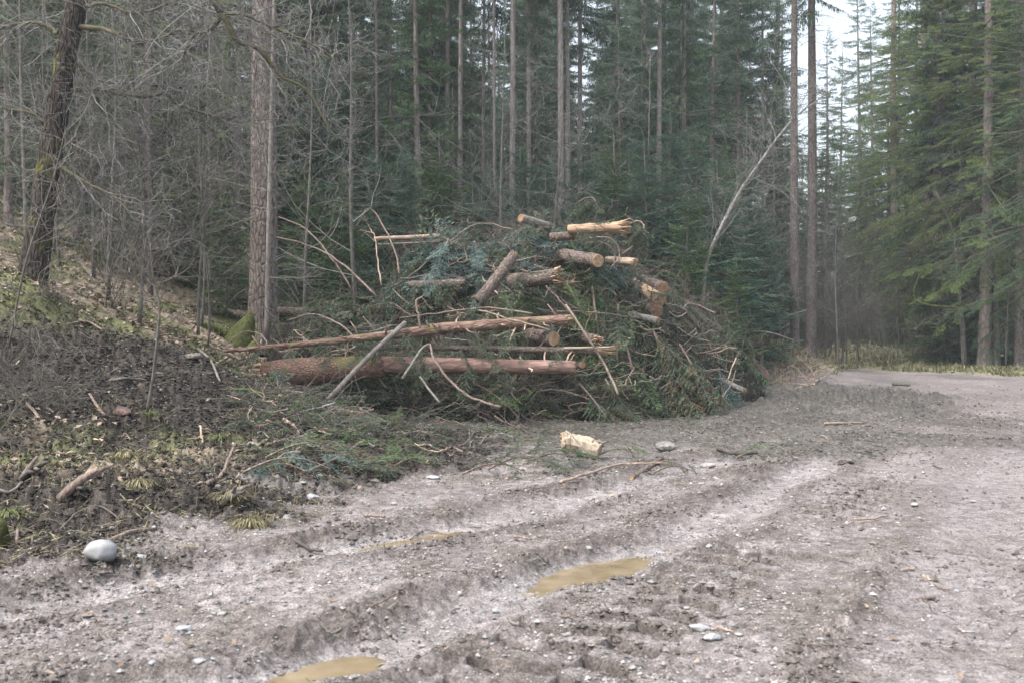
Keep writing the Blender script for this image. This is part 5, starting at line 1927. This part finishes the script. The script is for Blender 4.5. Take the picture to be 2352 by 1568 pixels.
ZN = [('upper', 860, 1440, 535, 660), ('middle', 880, 1540, 650, 780), ('lower', 640, 1520, 770, 900), ('trampled front', 580, 1500, 890, 1040), ('road side', 1430, 1660, 690, 900)]
mb = MB()
for k in range(90):
    u, v = R.uniform(960, 1420), R.uniform(515, 640)
    Y = hit(u, v)
    if Y > 26:
        continue
    p = at(u, v, Y - .2)
    put_bough(mb, R.choice(('brash', 'flat')), p, frame((R.gauss(0, .8), R.uniform(-.8, 0), R.uniform(-.9, .3))), R.uniform(.3, .6), 0, 1, .05, True, .016, .8, 3)
tag(mb.build('brushwood', [M['blue_brash'], M['pile_twig']], smooth=False), 'bluish fir sprays thrown over the top of the pile', kind='stuff')

for zn, u0, u1, v0, v1 in ZN:
    for k in range({'upper': 40, 'middle': 52, 'lower': 62, 'trampled front': 66, 'road side': 42}[zn]):
        u, v = R.uniform(u0, u1), R.uniform(v0, v1)
        if zn == 'trampled front':
            u = R.uniform(u0, u1 - (v - v0) * 2.6)
        Y = hit(u, v)
        if Y > 33:
            continue
        a = R.gauss(0, .6) + (math.pi if R.random() < .5 else 0)
        L = R.uniform(25, 100) * (1.0 if zn != 'trampled front' else 1.0)
        flatter = .55
        pts = []
        for q in range(4):
            du = math.cos(a) * L * q / 3
            dv = math.sin(a) * L * flatter * q / 3 + R.uniform(-7, 7)
            pts.append((u + du, v + dv))
        pts = [p for p in pts if p[1] < 1090]
        if len(pts) < 3 or any(hit(*p) > Y + 3.5 for p in pts):
            continue
        r_ = R.uniform(.010, .026)
        mk = R.choice(('stick', 'stick', 'twig_grey', 'stick_peeled', 'grey_pole'))
        branch({'stick': 'brown', 'twig_grey': 'thin grey', 'stick_peeled': 'peeled tan', 'grey_pole': 'lichened grey'}[mk] + ' branch tangled in the ' + zn + ' part of the pile', pts, r_, r_ * .6, mk, R.choice((0, 2, 4)), 'branches in the ' + zn + ' part of the pile', 5)

# separate boughs that hang out of the pile
def bough_thing(label, u, v, d, s, m, kind='droop', n=5, group=None, Y=None, spreadv=.25):
    Y = Y or hit(u, v) - .38
    base = at(u, v, Y)
    root = thing('conifer_bough', label, 'bough', base, 0, group)
    d = np.array(d, float)
    mb = MB()
    me_ = MB()
    L = 1.6 * s
    ax = np.array([d / np.linalg.norm(d) * L * t + np.array([0, 0, -.25 * L * t * t]) for t in np.linspace(0, 1, 6)])
    me_.tube(ax, np.linspace(.02 * s + .006, .006, 6), 5, 0, .4, False)
    me_.build('stem', M['stick'], root)
    for k in range(n):
        t = .1 + .9 * k / n
        p = ax[min(int(t * 5), 4)]
        dd = d / np.linalg.norm(d) + rng.normal(0, spreadv, 3)
        put_bough(mb, kind, p, frame(dd), s * R.uniform(.45, .7), 0, 1, .1)
    mb.build('foliage', [M[m], M['twig']], root, smooth=False)
    return root


for a in [
    ('blue grey fir bough draped down the upper side of the pile', 880, 600, (1, -.5, -.55), 1.1, 'blue_brash', 'flat'),
    ('blue grey bough hanging at the crest of the pile', 1090, 555, (.2, -.8, -.9), .9, 'blue_brash', 'flat'),
    ('second blue grey bough spilling from the crest', 1030, 550, (-.3, -.8, -.8), .8, 'blue_brash', 'flat'),
    ('blue green sprig standing up on the crest', 1225, 505, (.25, 0, 1), .55, 'blue_brash', 'flat'),
    ('leafy sprig pointing up behind the grey log end', 1240, 510, (.9, 0, .6), .55, 'blue_brash', 'flat'),
    ('fresh green bough under the broken orange log end', 1300, 650, (.5, -.6, -.8), .6, 'fresh', 'flat'),
    ('green curtain of spruce hanging on the road side', 1500, 760, (.4, -.6, -1), 1.2, 'brash', 'droop'),
    ('dark green curtain low on the road side', 1440, 800, (.2, -.7, -1), 1.3, 'spruce', 'droop'),
    ('dark green curtain in the hollow of the pile', 1360, 660, (.1, -.6, -1), 1.2, 'spruce', 'droop'),
    ('grey green curtain beside the hollow', 1420, 700, (-.1, -.7, -1), 1.2, 'brash', 'droop'),
    ('green bough drooping at the outer road side', 1560, 790, (.5, -.6, -.9), 1.1, 'brash', 'droop'),
    ('green spruce bough hanging past the big trunk', 690, 560, (.6, -.4, -.6), 1.3, 'spruce', 'droop'),
    ('drooping spruce bough behind the bare limb', 730, 620, (.6, -.4, -.5), 1.3, 'spruce', 'droop'),
    ('drooping dark bough above the half hidden log', 800, 640, (.5, -.5, -.6), 1.2, 'spruce', 'droop'),
    ('hanging dark bough at the far end of the pile', 770, 530, (.3, -.4, -.8), 1.2, 'spruce', 'droop'),
    ('green bough hanging before the bluish one', 850, 570, (.3, -.4, -.8), 1.0, 'spruce', 'droop'),
    ('bright green bough in front of the red log', 1090, 880, (.6, -.6, -.2), .8, 'fresh', 'brash'),
    ('green bough pushed under the red log', 1180, 870, (-.6, -.6, -.2), .7, 'brash', 'brash'),
    ('dense green bough at the front foot of the pile', 1330, 880, (.5, -.6, -.5), .9, 'brash', 'droop'),
    ('green bough at the front corner of the pile', 1390, 870, (.4, -.7, -.7), 1.0, 'brash', 'droop'),
    ('blue grey bough at the foot of the road side', 1650, 840, (.1, -.4, -1), .9, 'blue_brash', 'droop'),
]:
    lab, u, v, d, s, m_, kd = a
    bough_thing(lab, u, v, d, s, m_, kd, n=7)


# small sprays that have fallen over the logs
mb = MB()
for (u0_, v0_, u1_, v1_, Yl, n_) in [(900, 835, 1300, 838, 19.1, 12), (560, 800, 1280, 735, 19.6, 26), (830, 796, 1380, 804, 19.4, 16), (1110, 680, 1180, 590, 20.2, 3), (1185, 632, 1270, 622, 20.2, 5), (1285, 575, 1350, 585, 20.9, 5), (1320, 515, 1400, 515, 21.2, 4), (1460, 640, 1510, 700, 22.4, 7), (940, 645, 1070, 642, 20.8, 8), (880, 545, 1000, 540, 22.2, 5), (1210, 505, 1260, 515, 21.8, 4)]:
    for k in range(n_):
        t = R.random()
        p = at(u0_ + (u1_ - u0_) * t, v0_ + (v1_ - v0_) * t + R.uniform(-8, 8), Yl - R.uniform(0, .12))
        put_bough(mb, R.choice(('brash', 'droop')), p, frame((R.gauss(0, .6), R.uniform(-.5, .1), R.uniform(-1.2, .2))), R.uniform(.22, .45), 0, 1, 0, True, .016, .8, 3)
tag(mb.build('brushwood', [M['brash'], M['twig']], smooth=False), 'small conifer sprays fallen over the logs', kind='stuff')


def ground_pt(u, v, dz=0.):
    Y = hit(u, v, False)
    p = at(u, v, Y)
    p[2] = H(p[0], p[1]) + dz
    return p


# boughs lying on the mud
for (u, v, a, s, m_, lab) in [(1120, 1085, .35, .55, 'brash', 'arched dark green spruce bough lying on the dirt'), (1200, 1070, .25, .5, 'spruce', 'spruce bough curving over beside the arched one'), (1060, 1095, .1, .45, 'brash', 'flat spray of needles at the tail of the arched bough'),
                              (905, 1070, .5, .35, 'fresh', 'bright green sprig at the edge of the trampled brash'), (885, 990, 1.2, .35, 'fresh', 'bright green fir sprig sticking up from the brash'), (640, 975, 1.0, .38, 'fresh', 'vivid green sprig low in the black soil'),
                              (990, 1045, 2.8, .35, 'fresh', 'green sprig beside the fallen sticks'), (1370, 1052, .2, .35, 'fresh', 'green sprig tucked under the splintered chunk'), (1690, 1058, .3, .28, 'fresh', 'small green sprig out on the yard'), (1500, 1085, .2, .30, 'brash', 'withered sprig under the short round log'),
                              (640, 900, 1.5, .4, 'blue_brash', 'bluish sprig hanging before the butt of the red log'), (610, 1060, .4, .6, 'brash', 'dull spruce bough in the brash by the grey mud'), (560, 1080, .1, .55, 'blue_brash', 'blue grey bough at the rim of the brash'), (700, 1095, 3.0, .3, 'fresh', 'tiny green sprig by the grey mud slick')]:
    p = ground_pt(u, v, .03)
    root = thing('conifer_bough', lab, 'bough', p)
    mb = MB()
    me_ = MB()
    ax = np.array([(math.cos(a) * 1.7 * s * t, math.sin(a) * .6 * s * t, .28 * s * math.sin(t * 3)) for t in np.linspace(0, 1, 7)])
    me_.tube(ax, np.linspace(.014, .004, 7), 5, 0, .4, False)
    me_.build('stem', M['stick'], root)
    for k in range(7):
        i = min(k, 5)
        dd = (ax[i + 1] - ax[i]) / np.linalg.norm(ax[i + 1] - ax[i]) + rng.normal(0, .45, 3) + np.array([0, -.3, 0])
        put_bough(mb, 'brash', ax[i] + np.array([0, 0, .04]), frame(dd), s * R.uniform(.5, .8), 0, 1, .05)
    mb.build('foliage', [M[m_], M['twig']], root, smooth=False)


# ------------------------------------------------------------------ chunks, stones and sticks in the yard
def rock(label, u, v, wpx, hfrac, m='stone', name='stone', cat='stone', seed=0, dfr=.8, rz=0, sink=.2, group=None, sub=3, rough=.24):
    p = ground_pt(u, v)
    w = wpx / FPX * p[1] / 2
    r0 = np.random.default_rng(seed)
    import bmesh
    bm = bmesh.new()
    bmesh.ops.create_icosphere(bm, subdivisions=sub, radius=1)
    planes = r0.normal(0, 1, (15, 3))
    planes /= np.linalg.norm(planes, axis=1, keepdims=True)
    for vx in bm.verts:
        c = np.array(vx.co)
        for q in planes:
            dd = c @ q - (1 - rough * 1.3)
            if dd > 0:
                c = c - q * dd
        c *= 1 + rough * .6 * (float(fbm(np.array([c[0] * 3 + seed]), np.array([c[1] * 3 + c[2] * 2]), 5, 3)[0]) - .5) * 2
        vx.co = (c[0] * w, c[1] * w * dfr, c[2] * w * hfrac)
    me_ = bpy.data.meshes.new(name)
    bm.to_mesh(me_)
    bm.free()
    me_.polygons.foreach_set('use_smooth', np.full(len(me_.polygons), rough < .15))
    a_ = me_.attributes.new('tone', 'FLOAT', 'POINT')
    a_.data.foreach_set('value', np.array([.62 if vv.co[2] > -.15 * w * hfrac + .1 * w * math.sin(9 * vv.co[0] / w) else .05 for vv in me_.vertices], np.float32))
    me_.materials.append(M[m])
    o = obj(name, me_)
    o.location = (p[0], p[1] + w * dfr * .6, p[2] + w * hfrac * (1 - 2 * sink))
    o.rotation_euler = (0, 0, rz)
    return tag(o, label, cat, group)


rock('smooth white boulder at the edge of the black mud', 224, 1298, 82, .74, 'white_stone', 'boulder', 'boulder', 3, rz=.2, rough=.12, sink=.10)
rock('pale rough boulder out on the yard beside the splintered chunk', 1528, 1038, 58, .50, 'dull_stone', 'boulder', 'boulder', 5)
rock('flat pale stone half sunk near the green sprig on the yard', 1625, 1074, 44, .35, 'stone', seed=6)
rock('reddish brown stone lying in the black soil', 275, 962, 52, .62, 'red_stone', 'stone', 'stone', 8)
rock('blue grey slab tilted in the crest of the soil bank', 440, 832, 44, .55, 'clod', 'stone', 'stone', 9)
rock('grey stone on the soil bank near the sapling', 660, 1195, 24, 1.0, 'stone', 'stone', 'stone', 10)
rock('pale stone between the soil and the rut', 716, 1158, 36, .6, 'white_stone', 'stone', 'stone', 11)
rock('flat light stone in the foreground gravel', 1610, 1452, 62, .3, 'white_stone', seed=12)
rock('light stone beside the flat one in the foreground', 1640, 1478, 46, .45, 'white_stone', seed=13)
rock('small pale cobble past the foreground stones', 1888, 1478, 26, .55, 'white_stone', seed=14)
rock('grey cobble at the bottom edge of the road', 1455, 1552, 28, .5, 'stone', seed=15)
rock('pale broken cobble by the small puddle', 422, 1455, 44, .5, 'white_stone', seed=16)
rock('angular light cobble lower than the broken one', 455, 1530, 34, .6, 'white_stone', seed=17)
rock('tan cobble at the brink of the small puddle', 510, 1418, 26, .5, 'stone', seed=18)
rock('pale cobble in the gravel by the white boulder', 320, 1280, 30, .6, 'white_stone', seed=19)
rock('little white cobble beside the boulder', 300, 1295, 22, .6, 'white_stone', seed=20)
rock('round grey pebble before the rut', 905, 1160, 24, .5, 'stone', seed=21)
rock('light stone in the rut bank', 860, 1105, 24, .5, 'white_stone', seed=22)
rock('rust coloured pebble at the near puddle rim', 1352, 1280, 20, .7, 'stone', seed=23)
rock('flat chalky stone by the trampled brash', 995, 1100, 42, .25, 'white_stone', seed=24)
rock('dark grey stone low in the yard mud', 1945, 1062, 50, .25, 'clod', seed=25)
for k in range(46):
    u, v = R.uniform(20, 2330), R.uniform(1090, 1560)
    x_q, y_q = gpix(u, v)
    if any(pud_d(x_q, y_q, p) < 1.3 for p in PUD):
        continue
    if u > 1700 and R.random() < .6:
        continue
    rock('pale cobble sunk in the gravel of the road', u, v, R.uniform(12, 26), R.uniform(.4, .7), R.choice(('stone', 'white_stone')), seed=100 + k, group='pale cobbles in the gravel', sub=2, rz=R.uniform(0, 6))

# splintered chunk of trunk
p = ground_pt(1330, 1052)
root = thing('wood_chunk', 'pale splintered chunk of trunk lying alone on the yard', 'wood chunk', p)
mb = MB()
P = np.array([(-.20, .10, .20), (-.05, .05, .19), (.12, -.02, .15), (.28, -.08, .10)])
mb.tube(smooth_path(P, 4), np.linspace(.155, .11, 13), 12, 0, .6, True, .34, 3)
mb.build('heartwood', M['wood_pale'], root, smooth=False)
for k in range(26):
    o = obj('splinter', SPL[k % 6], root)
    t = R.random()
    a = R.uniform(-.4, 3.5)
    c_ = P[0] * (1 - t) + P[-1] * t
    o.location = c_ + np.array([R.uniform(-.02, .02), -math.cos(a) * .10, math.sin(a) * .12])
    o.rotation_mode = 'QUATERNION'
    d = Vector((.48, -.18, -.10)) * (1 if k % 3 else -1) + Vector((R.gauss(0, .06), R.gauss(0, .06), R.gauss(0, .06)))
    o.rotation_quaternion = d.to_track_quat('Z', 'Y')
    o.scale = (.22, .22, R.uniform(.06, .17))
    swap(o, M['wood_pale'])
for k in range(16):
    o = obj('splinter', SPL[k % 6], root)
    a = k * 2.4
    f = math.sqrt(k / 16) * .13
    o.location = (-.18, .09 - f * math.cos(a), .20 + f * math.sin(a))
    o.rotation_mode = 'QUATERNION'
    o.rotation_quaternion = Vector((-1, .3 + R.gauss(0, .3), R.gauss(0, .35))).to_track_quat('Z', 'Y')
    o.scale = (.3, .3, R.uniform(.04, .09))

# orange block at the foot of the pile
p = ground_pt(1592, 903)
root = thing('wood_chunk', 'orange split block of wood at the foot of the pile', 'wood chunk', p)
mb = MB()
mb.tube([(-.18, 0, .12), (0, 0, .12), (.2, 0, .11)], [.15, .16, .13], 9, 0, .5, True, .25, 8)
mb.build('heartwood', M['wood_split'], root, smooth=False)
for k in range(12):
    o = obj('splinter', SPL[k % 6], root)
    o.location = (R.uniform(-.15, .15), -.1 + R.uniform(0, .1), R.uniform(.05, .25))
    o.rotation_mode = 'QUATERNION'
    o.rotation_quaternion = Vector((1, R.gauss(0, .2), R.gauss(0, .25))).to_track_quat('Z', 'Y')
    o.scale = (.25, .25, R.uniform(.1, .3))
p = ground_pt(1745, 872)
root = thing('wood_chunk', 'rust brown stump slab leaning in the bank by the road', 'wood chunk', p)
mb = MB()
mb.tube([(-.3, 0, .65), (0, 0, .35), (.25, -.05, .05)], [.13, .2, .16], 9, 0, .3, True, .3, 5)
mb.build('heartwood', M['red_bark'], root, smooth=False)


def ground_stick(label, pts, r0_, r1_, m='stick', lift=.02, name='stick', group=None, cut=None, sides=8, cat='stick'):
    W = np.array([ground_pt(*p) for p in pts])
    W[:, 2] += r0_ * .7 + lift
    P = smooth_path(W, 5) if len(W) > 2 else np.linspace(W[0], W[1], 6)
    base = P[0].copy()
    P = P - base + rng.normal(0, .003, P.shape)
    mb = MB()
    mb.tube(P, np.linspace(r0_, r1_, len(P)), sides, 0, R.uniform(.2, .8), True, .14, R.random() * 9)
    o = mb.build(name, M[m])
    o.location = base
    return tag(o, label, cat, group)


ground_stick('long wavy peeled branch lying on the open dirt', [(1287, 1112), (1320, 1108), (1365, 1092), (1420, 1072), (1470, 1068), (1545, 1069)], .018, .010, 'stick_peeled', name='branch', cat='branch')
ground_stick('forked tip lying across the end of the wavy branch', [(1505, 1070), (1525, 1064), (1548, 1062)], .007, .004, 'stick_peeled')
log('short round log crossed by the wavy branch', [(1450, 1098, 11.75), (1520, 1053, 13.2)], .033, .036, 'log_bark', 'cut', None, n=8)
ground_stick('pale stick lying alone out on the dirt road', [(1962, 1203), (2000, 1197), (2038, 1190)], .010, .009, 'stick_peeled')
ground_stick('brown stick lying in the far mud near the road', [(1892, 978), (1935, 975), (1985, 974)], .030, .022, 'stick')
ground_stick('dark stick out on the bend of the road', [(2050, 885), (2090, 888)], .05, .03, 'twig')
ground_stick('thin reddish stick lying in the foreground gravel', [(848, 1408), (885, 1388), (930, 1366)], .006, .005, 'stick')
ground_stick('short dark stick beside the narrow puddle', [(675, 1258), (710, 1268), (742, 1272)], .014, .012, 'twig')
ground_stick('grey stub in the bank above the narrow puddle', [(838, 1192), (882, 1196)], .016, .014, 'stick')
ground_stick('short brown stick between the two puddles', [(1178, 1242), (1220, 1246)], .012, .010, 'stick')
ground_stick('curved thin root over the narrow puddle rim', [(940, 1245), (975, 1225), (1020, 1232), (1060, 1240)], .006, .004, 'stick')
ground_stick('weathered branch beside the white boulder', [(250, 1248), (300, 1232), (358, 1212)], .020, .014, 'stick')
ground_stick('crooked root lying across the black mud', [(130, 1215), (180, 1205), (230, 1208), (290, 1218)], .010, .006, 'twig')
ground_stick('pole end entering over the black soil', [(-20, 1128), (20, 1127), (52, 1125)], .016, .015, 'grey_pole')
ground_stick('weathered stick on the soil bank near the red stone', [(205, 915), (225, 935), (240, 958)], .02, .018, 'stick')
ground_stick('grey stick lower on the soil bank', [(62, 938), (80, 952), (92, 966)], .022, .018, 'stick')
ground_stick('pale upright bone like stick on the soil', [(460, 985), (463, 1005), (466, 1018)], .016, .014, 'stick_peeled')
ground_stick('slanting grey stick on the shoulder of the soil bank', [(455, 805), (485, 835), (505, 868)], .022, .02, 'grey_pole')
ground_stick('dark stick half buried across the soil bank', [(250, 870), (290, 872), (330, 876)], .022, .018, 'twig')
ground_stick('curved pale branch on the crest of the soil bank', [(155, 750), (200, 745), (235, 762)], .018, .014, 'stick')
ground_stick('dark stick in the yard before the boulder', [(1650, 1035), (1690, 1048), (1740, 1048)], .035, .028, 'twig')
for a, b_ in (((715, 1095), (835, 1030)), ((655, 1085), (705, 1010)), ((480, 1140), (540, 1030))):
    ground_stick('grey branch slanting over the trampled brash' if a[0] != 480 else 'branch lying between soil and brash', [a, ((a[0] + b_[0]) / 2, (a[1] + b_[1]) / 2 + 4), b_], .022, .016, 'stick', .06, 'branch', 'grey branches over the trampled brash' if a[0] != 480 else None, cat='branch')
for k in range(70):
    u, v = R.uniform(0, 620), R.uniform(780, 1250)
    if k > 45:
        u, v = R.uniform(700, 2300), R.uniform(930, 1500)
    a = R.uniform(0, 6.28)
    L = R.uniform(14, 50)
    ground_stick(('short stick half sunk in the soil bank' if k <= 45 else 'short twig dropped on the dirt yard'), [(u, v), (u + math.cos(a) * L / 2, v + math.sin(a) * L * .2), (u + math.cos(a) * L, v + math.sin(a) * L * .35)], R.uniform(.006, .013), .006, R.choice(('stick', 'twig', 'stick_peeled', 'grey_pole')), .01, group='short sticks in the soil bank' if k <= 45 else 'short twigs on the yard', sides=5)

# rotten stump fragments in the soil, left
for (u, v, s, lab) in [(140, 1150, 1.0, 'rotten grey root stump torn open in the black soil'), (50, 1110, .7, 'smaller rotten root piece behind the torn stump'), (510, 1165, .7, 'clump of root and turf at the edge of the soil')]:
    p = ground_pt(u, v)
    root = thing('root_stump', lab, 'stump', p)
    for k in range(5):
        mb = MB()
        a = R.uniform(-.5, 1.0)
        L = R.uniform(.2, .45) * s
        mb.tube([(0, 0, 0), (L * .5 * math.cos(a), R.gauss(0, .05), L * .4 + .02), (L * math.cos(a), R.gauss(0, .08), L * .35 + R.uniform(0, .15))], [.05 * s, .04 * s, .012], 7, 0, R.random(), True, .3, k)
        mb.build('root', M['stick' if k % 2 else 'twig'], root)
# mossy stump at the left edge
p = ground_pt(0, 1245)
mb = MB()
mb.tube([(0, 0, -.05), (0, 0, .08), (.01, 0, .17), (.02, 0, .22)], [.08, .07, .05, .02], 12, 0, .1, True, .7, 2)
o = mb.build('stump', M['moss'])
o.location = p
tag(o, 'small mossy stump at the outer edge of the black mud', 'stump')

# grass tufts
def tuft(label, u, v, h, n, m='straw', spreadr=.09):
    p = ground_pt(u, v)
    mb = MB()
    for k in range(n):
        a = R.uniform(0, 6.28)
        r_ = abs(R.gauss(0, spreadr))
        b0 = np.array([math.cos(a) * r_, math.sin(a) * r_, -.02])
        ln = R.uniform(.3, 1.1) * h
        hh = h * R.uniform(.5, 1.0)
        d = np.array([math.cos(a), math.sin(a), 0])
        s = np.array([-math.sin(a), math.cos(a), 0]) * .004
        p1 = b0 + d * ln * .4 + np.array([0, 0, hh])
        p2 = b0 + d * ln * 1.1 + np.array([0, 0, hh * .65])
        mb.add([b0 - s, b0 + s, p1 + s, p1 - s, p2 + s * .2, p2 - s * .2], [[0, 1, 2, 3], [3, 2, 4, 5]], 0, R.random())
    o = mb.build('grass_tuft', M[m], smooth=False)
    o.location = p
    return tag(o, label, 'grass tuft')


tuft('pale dry grass tuft at the border of soil and gravel', 575, 1210, .12, 420)
tuft('straggling dry tuft on the edge of the soil shelf', 320, 1125, .14, 380)
tuft('yellowed tuft higher on the soil shelf', 290, 1060, .11, 260)
tuft('dry turf clump next to the pale grass tuft', 530, 1150, .12, 260)
tuft('low green shoots beside the sapling', 345, 960, .10, 90, 'grass', .06)
tuft('green blades above the mud slick', 505, 1015, .14, 60, 'grass', .05)
tuft('green blades at the foot of the slope stump', 418, 770, .2, 60, 'grass', .08)
tuft('yellow moss and grass tuft by the edge stump', 20, 1195, .10, 200, 'grass', .08)

# dead twiggy bramble at the left
for k, (u, v, Y, s) in enumerate([(-10, 870, 12.5, .8), (40, 820, 13.5, .8), (-30, 780, 13.5, 1.0), (90, 900, 12.8, .5), (60, 720, 15.5, .8), (-20, 940, 11.8, .6)]):
    x = (u - 1176) / FPX * Y
    root = thing('bramble', 'grey tangle of dead bramble at the outer end of the soil bank', 'shrub', (x, Y, H(x, Y)), R.uniform(0, 6), 'dead brambles on the soil bank')
    mb = MB()
    for q in range(26):
        a = R.uniform(0, 6.28)
        twiggy(mb, (R.gauss(0, .3), R.gauss(0, .2), 0), (math.cos(a), math.sin(a) * .6, R.uniform(.2, 1.0)), R.uniform(.6, 1.6) * s, .006, 1, 0, 6, .28, -.08, minr=.003)
    mb.build('branches', M['twig'], root)

# brush on the bank beside the road (dry stalks and roots)
mb = MB()
for k in range(320):
    u, v = R.uniform(1690, 1880), 0
    v = R.uniform(790 + max(0, (u - 1780)) * .6, 885 - max(0, 1760 - u) * .1)
    Y = hit(u, v, False)
    if Y > 39:
        Y = 37.5
    p = at(u, v, Y)
    twiggy(mb, p, (R.gauss(0, 1), R.gauss(0, .5), R.uniform(-.2, .8)), R.uniform(.3, 1.2), R.uniform(.008, .02), 1, R.choice((0, 1)), 3, .2, 0)
tag(mb.build('brushwood', [M['stick_peeled'], M['twig']]), 'dry roots and stalks piled on the bank by the road', kind='stuff')

print('objects', len(bpy.data.objects), 'tris', sum(len(m.polygons) * 2 for m in bpy.data.meshes))
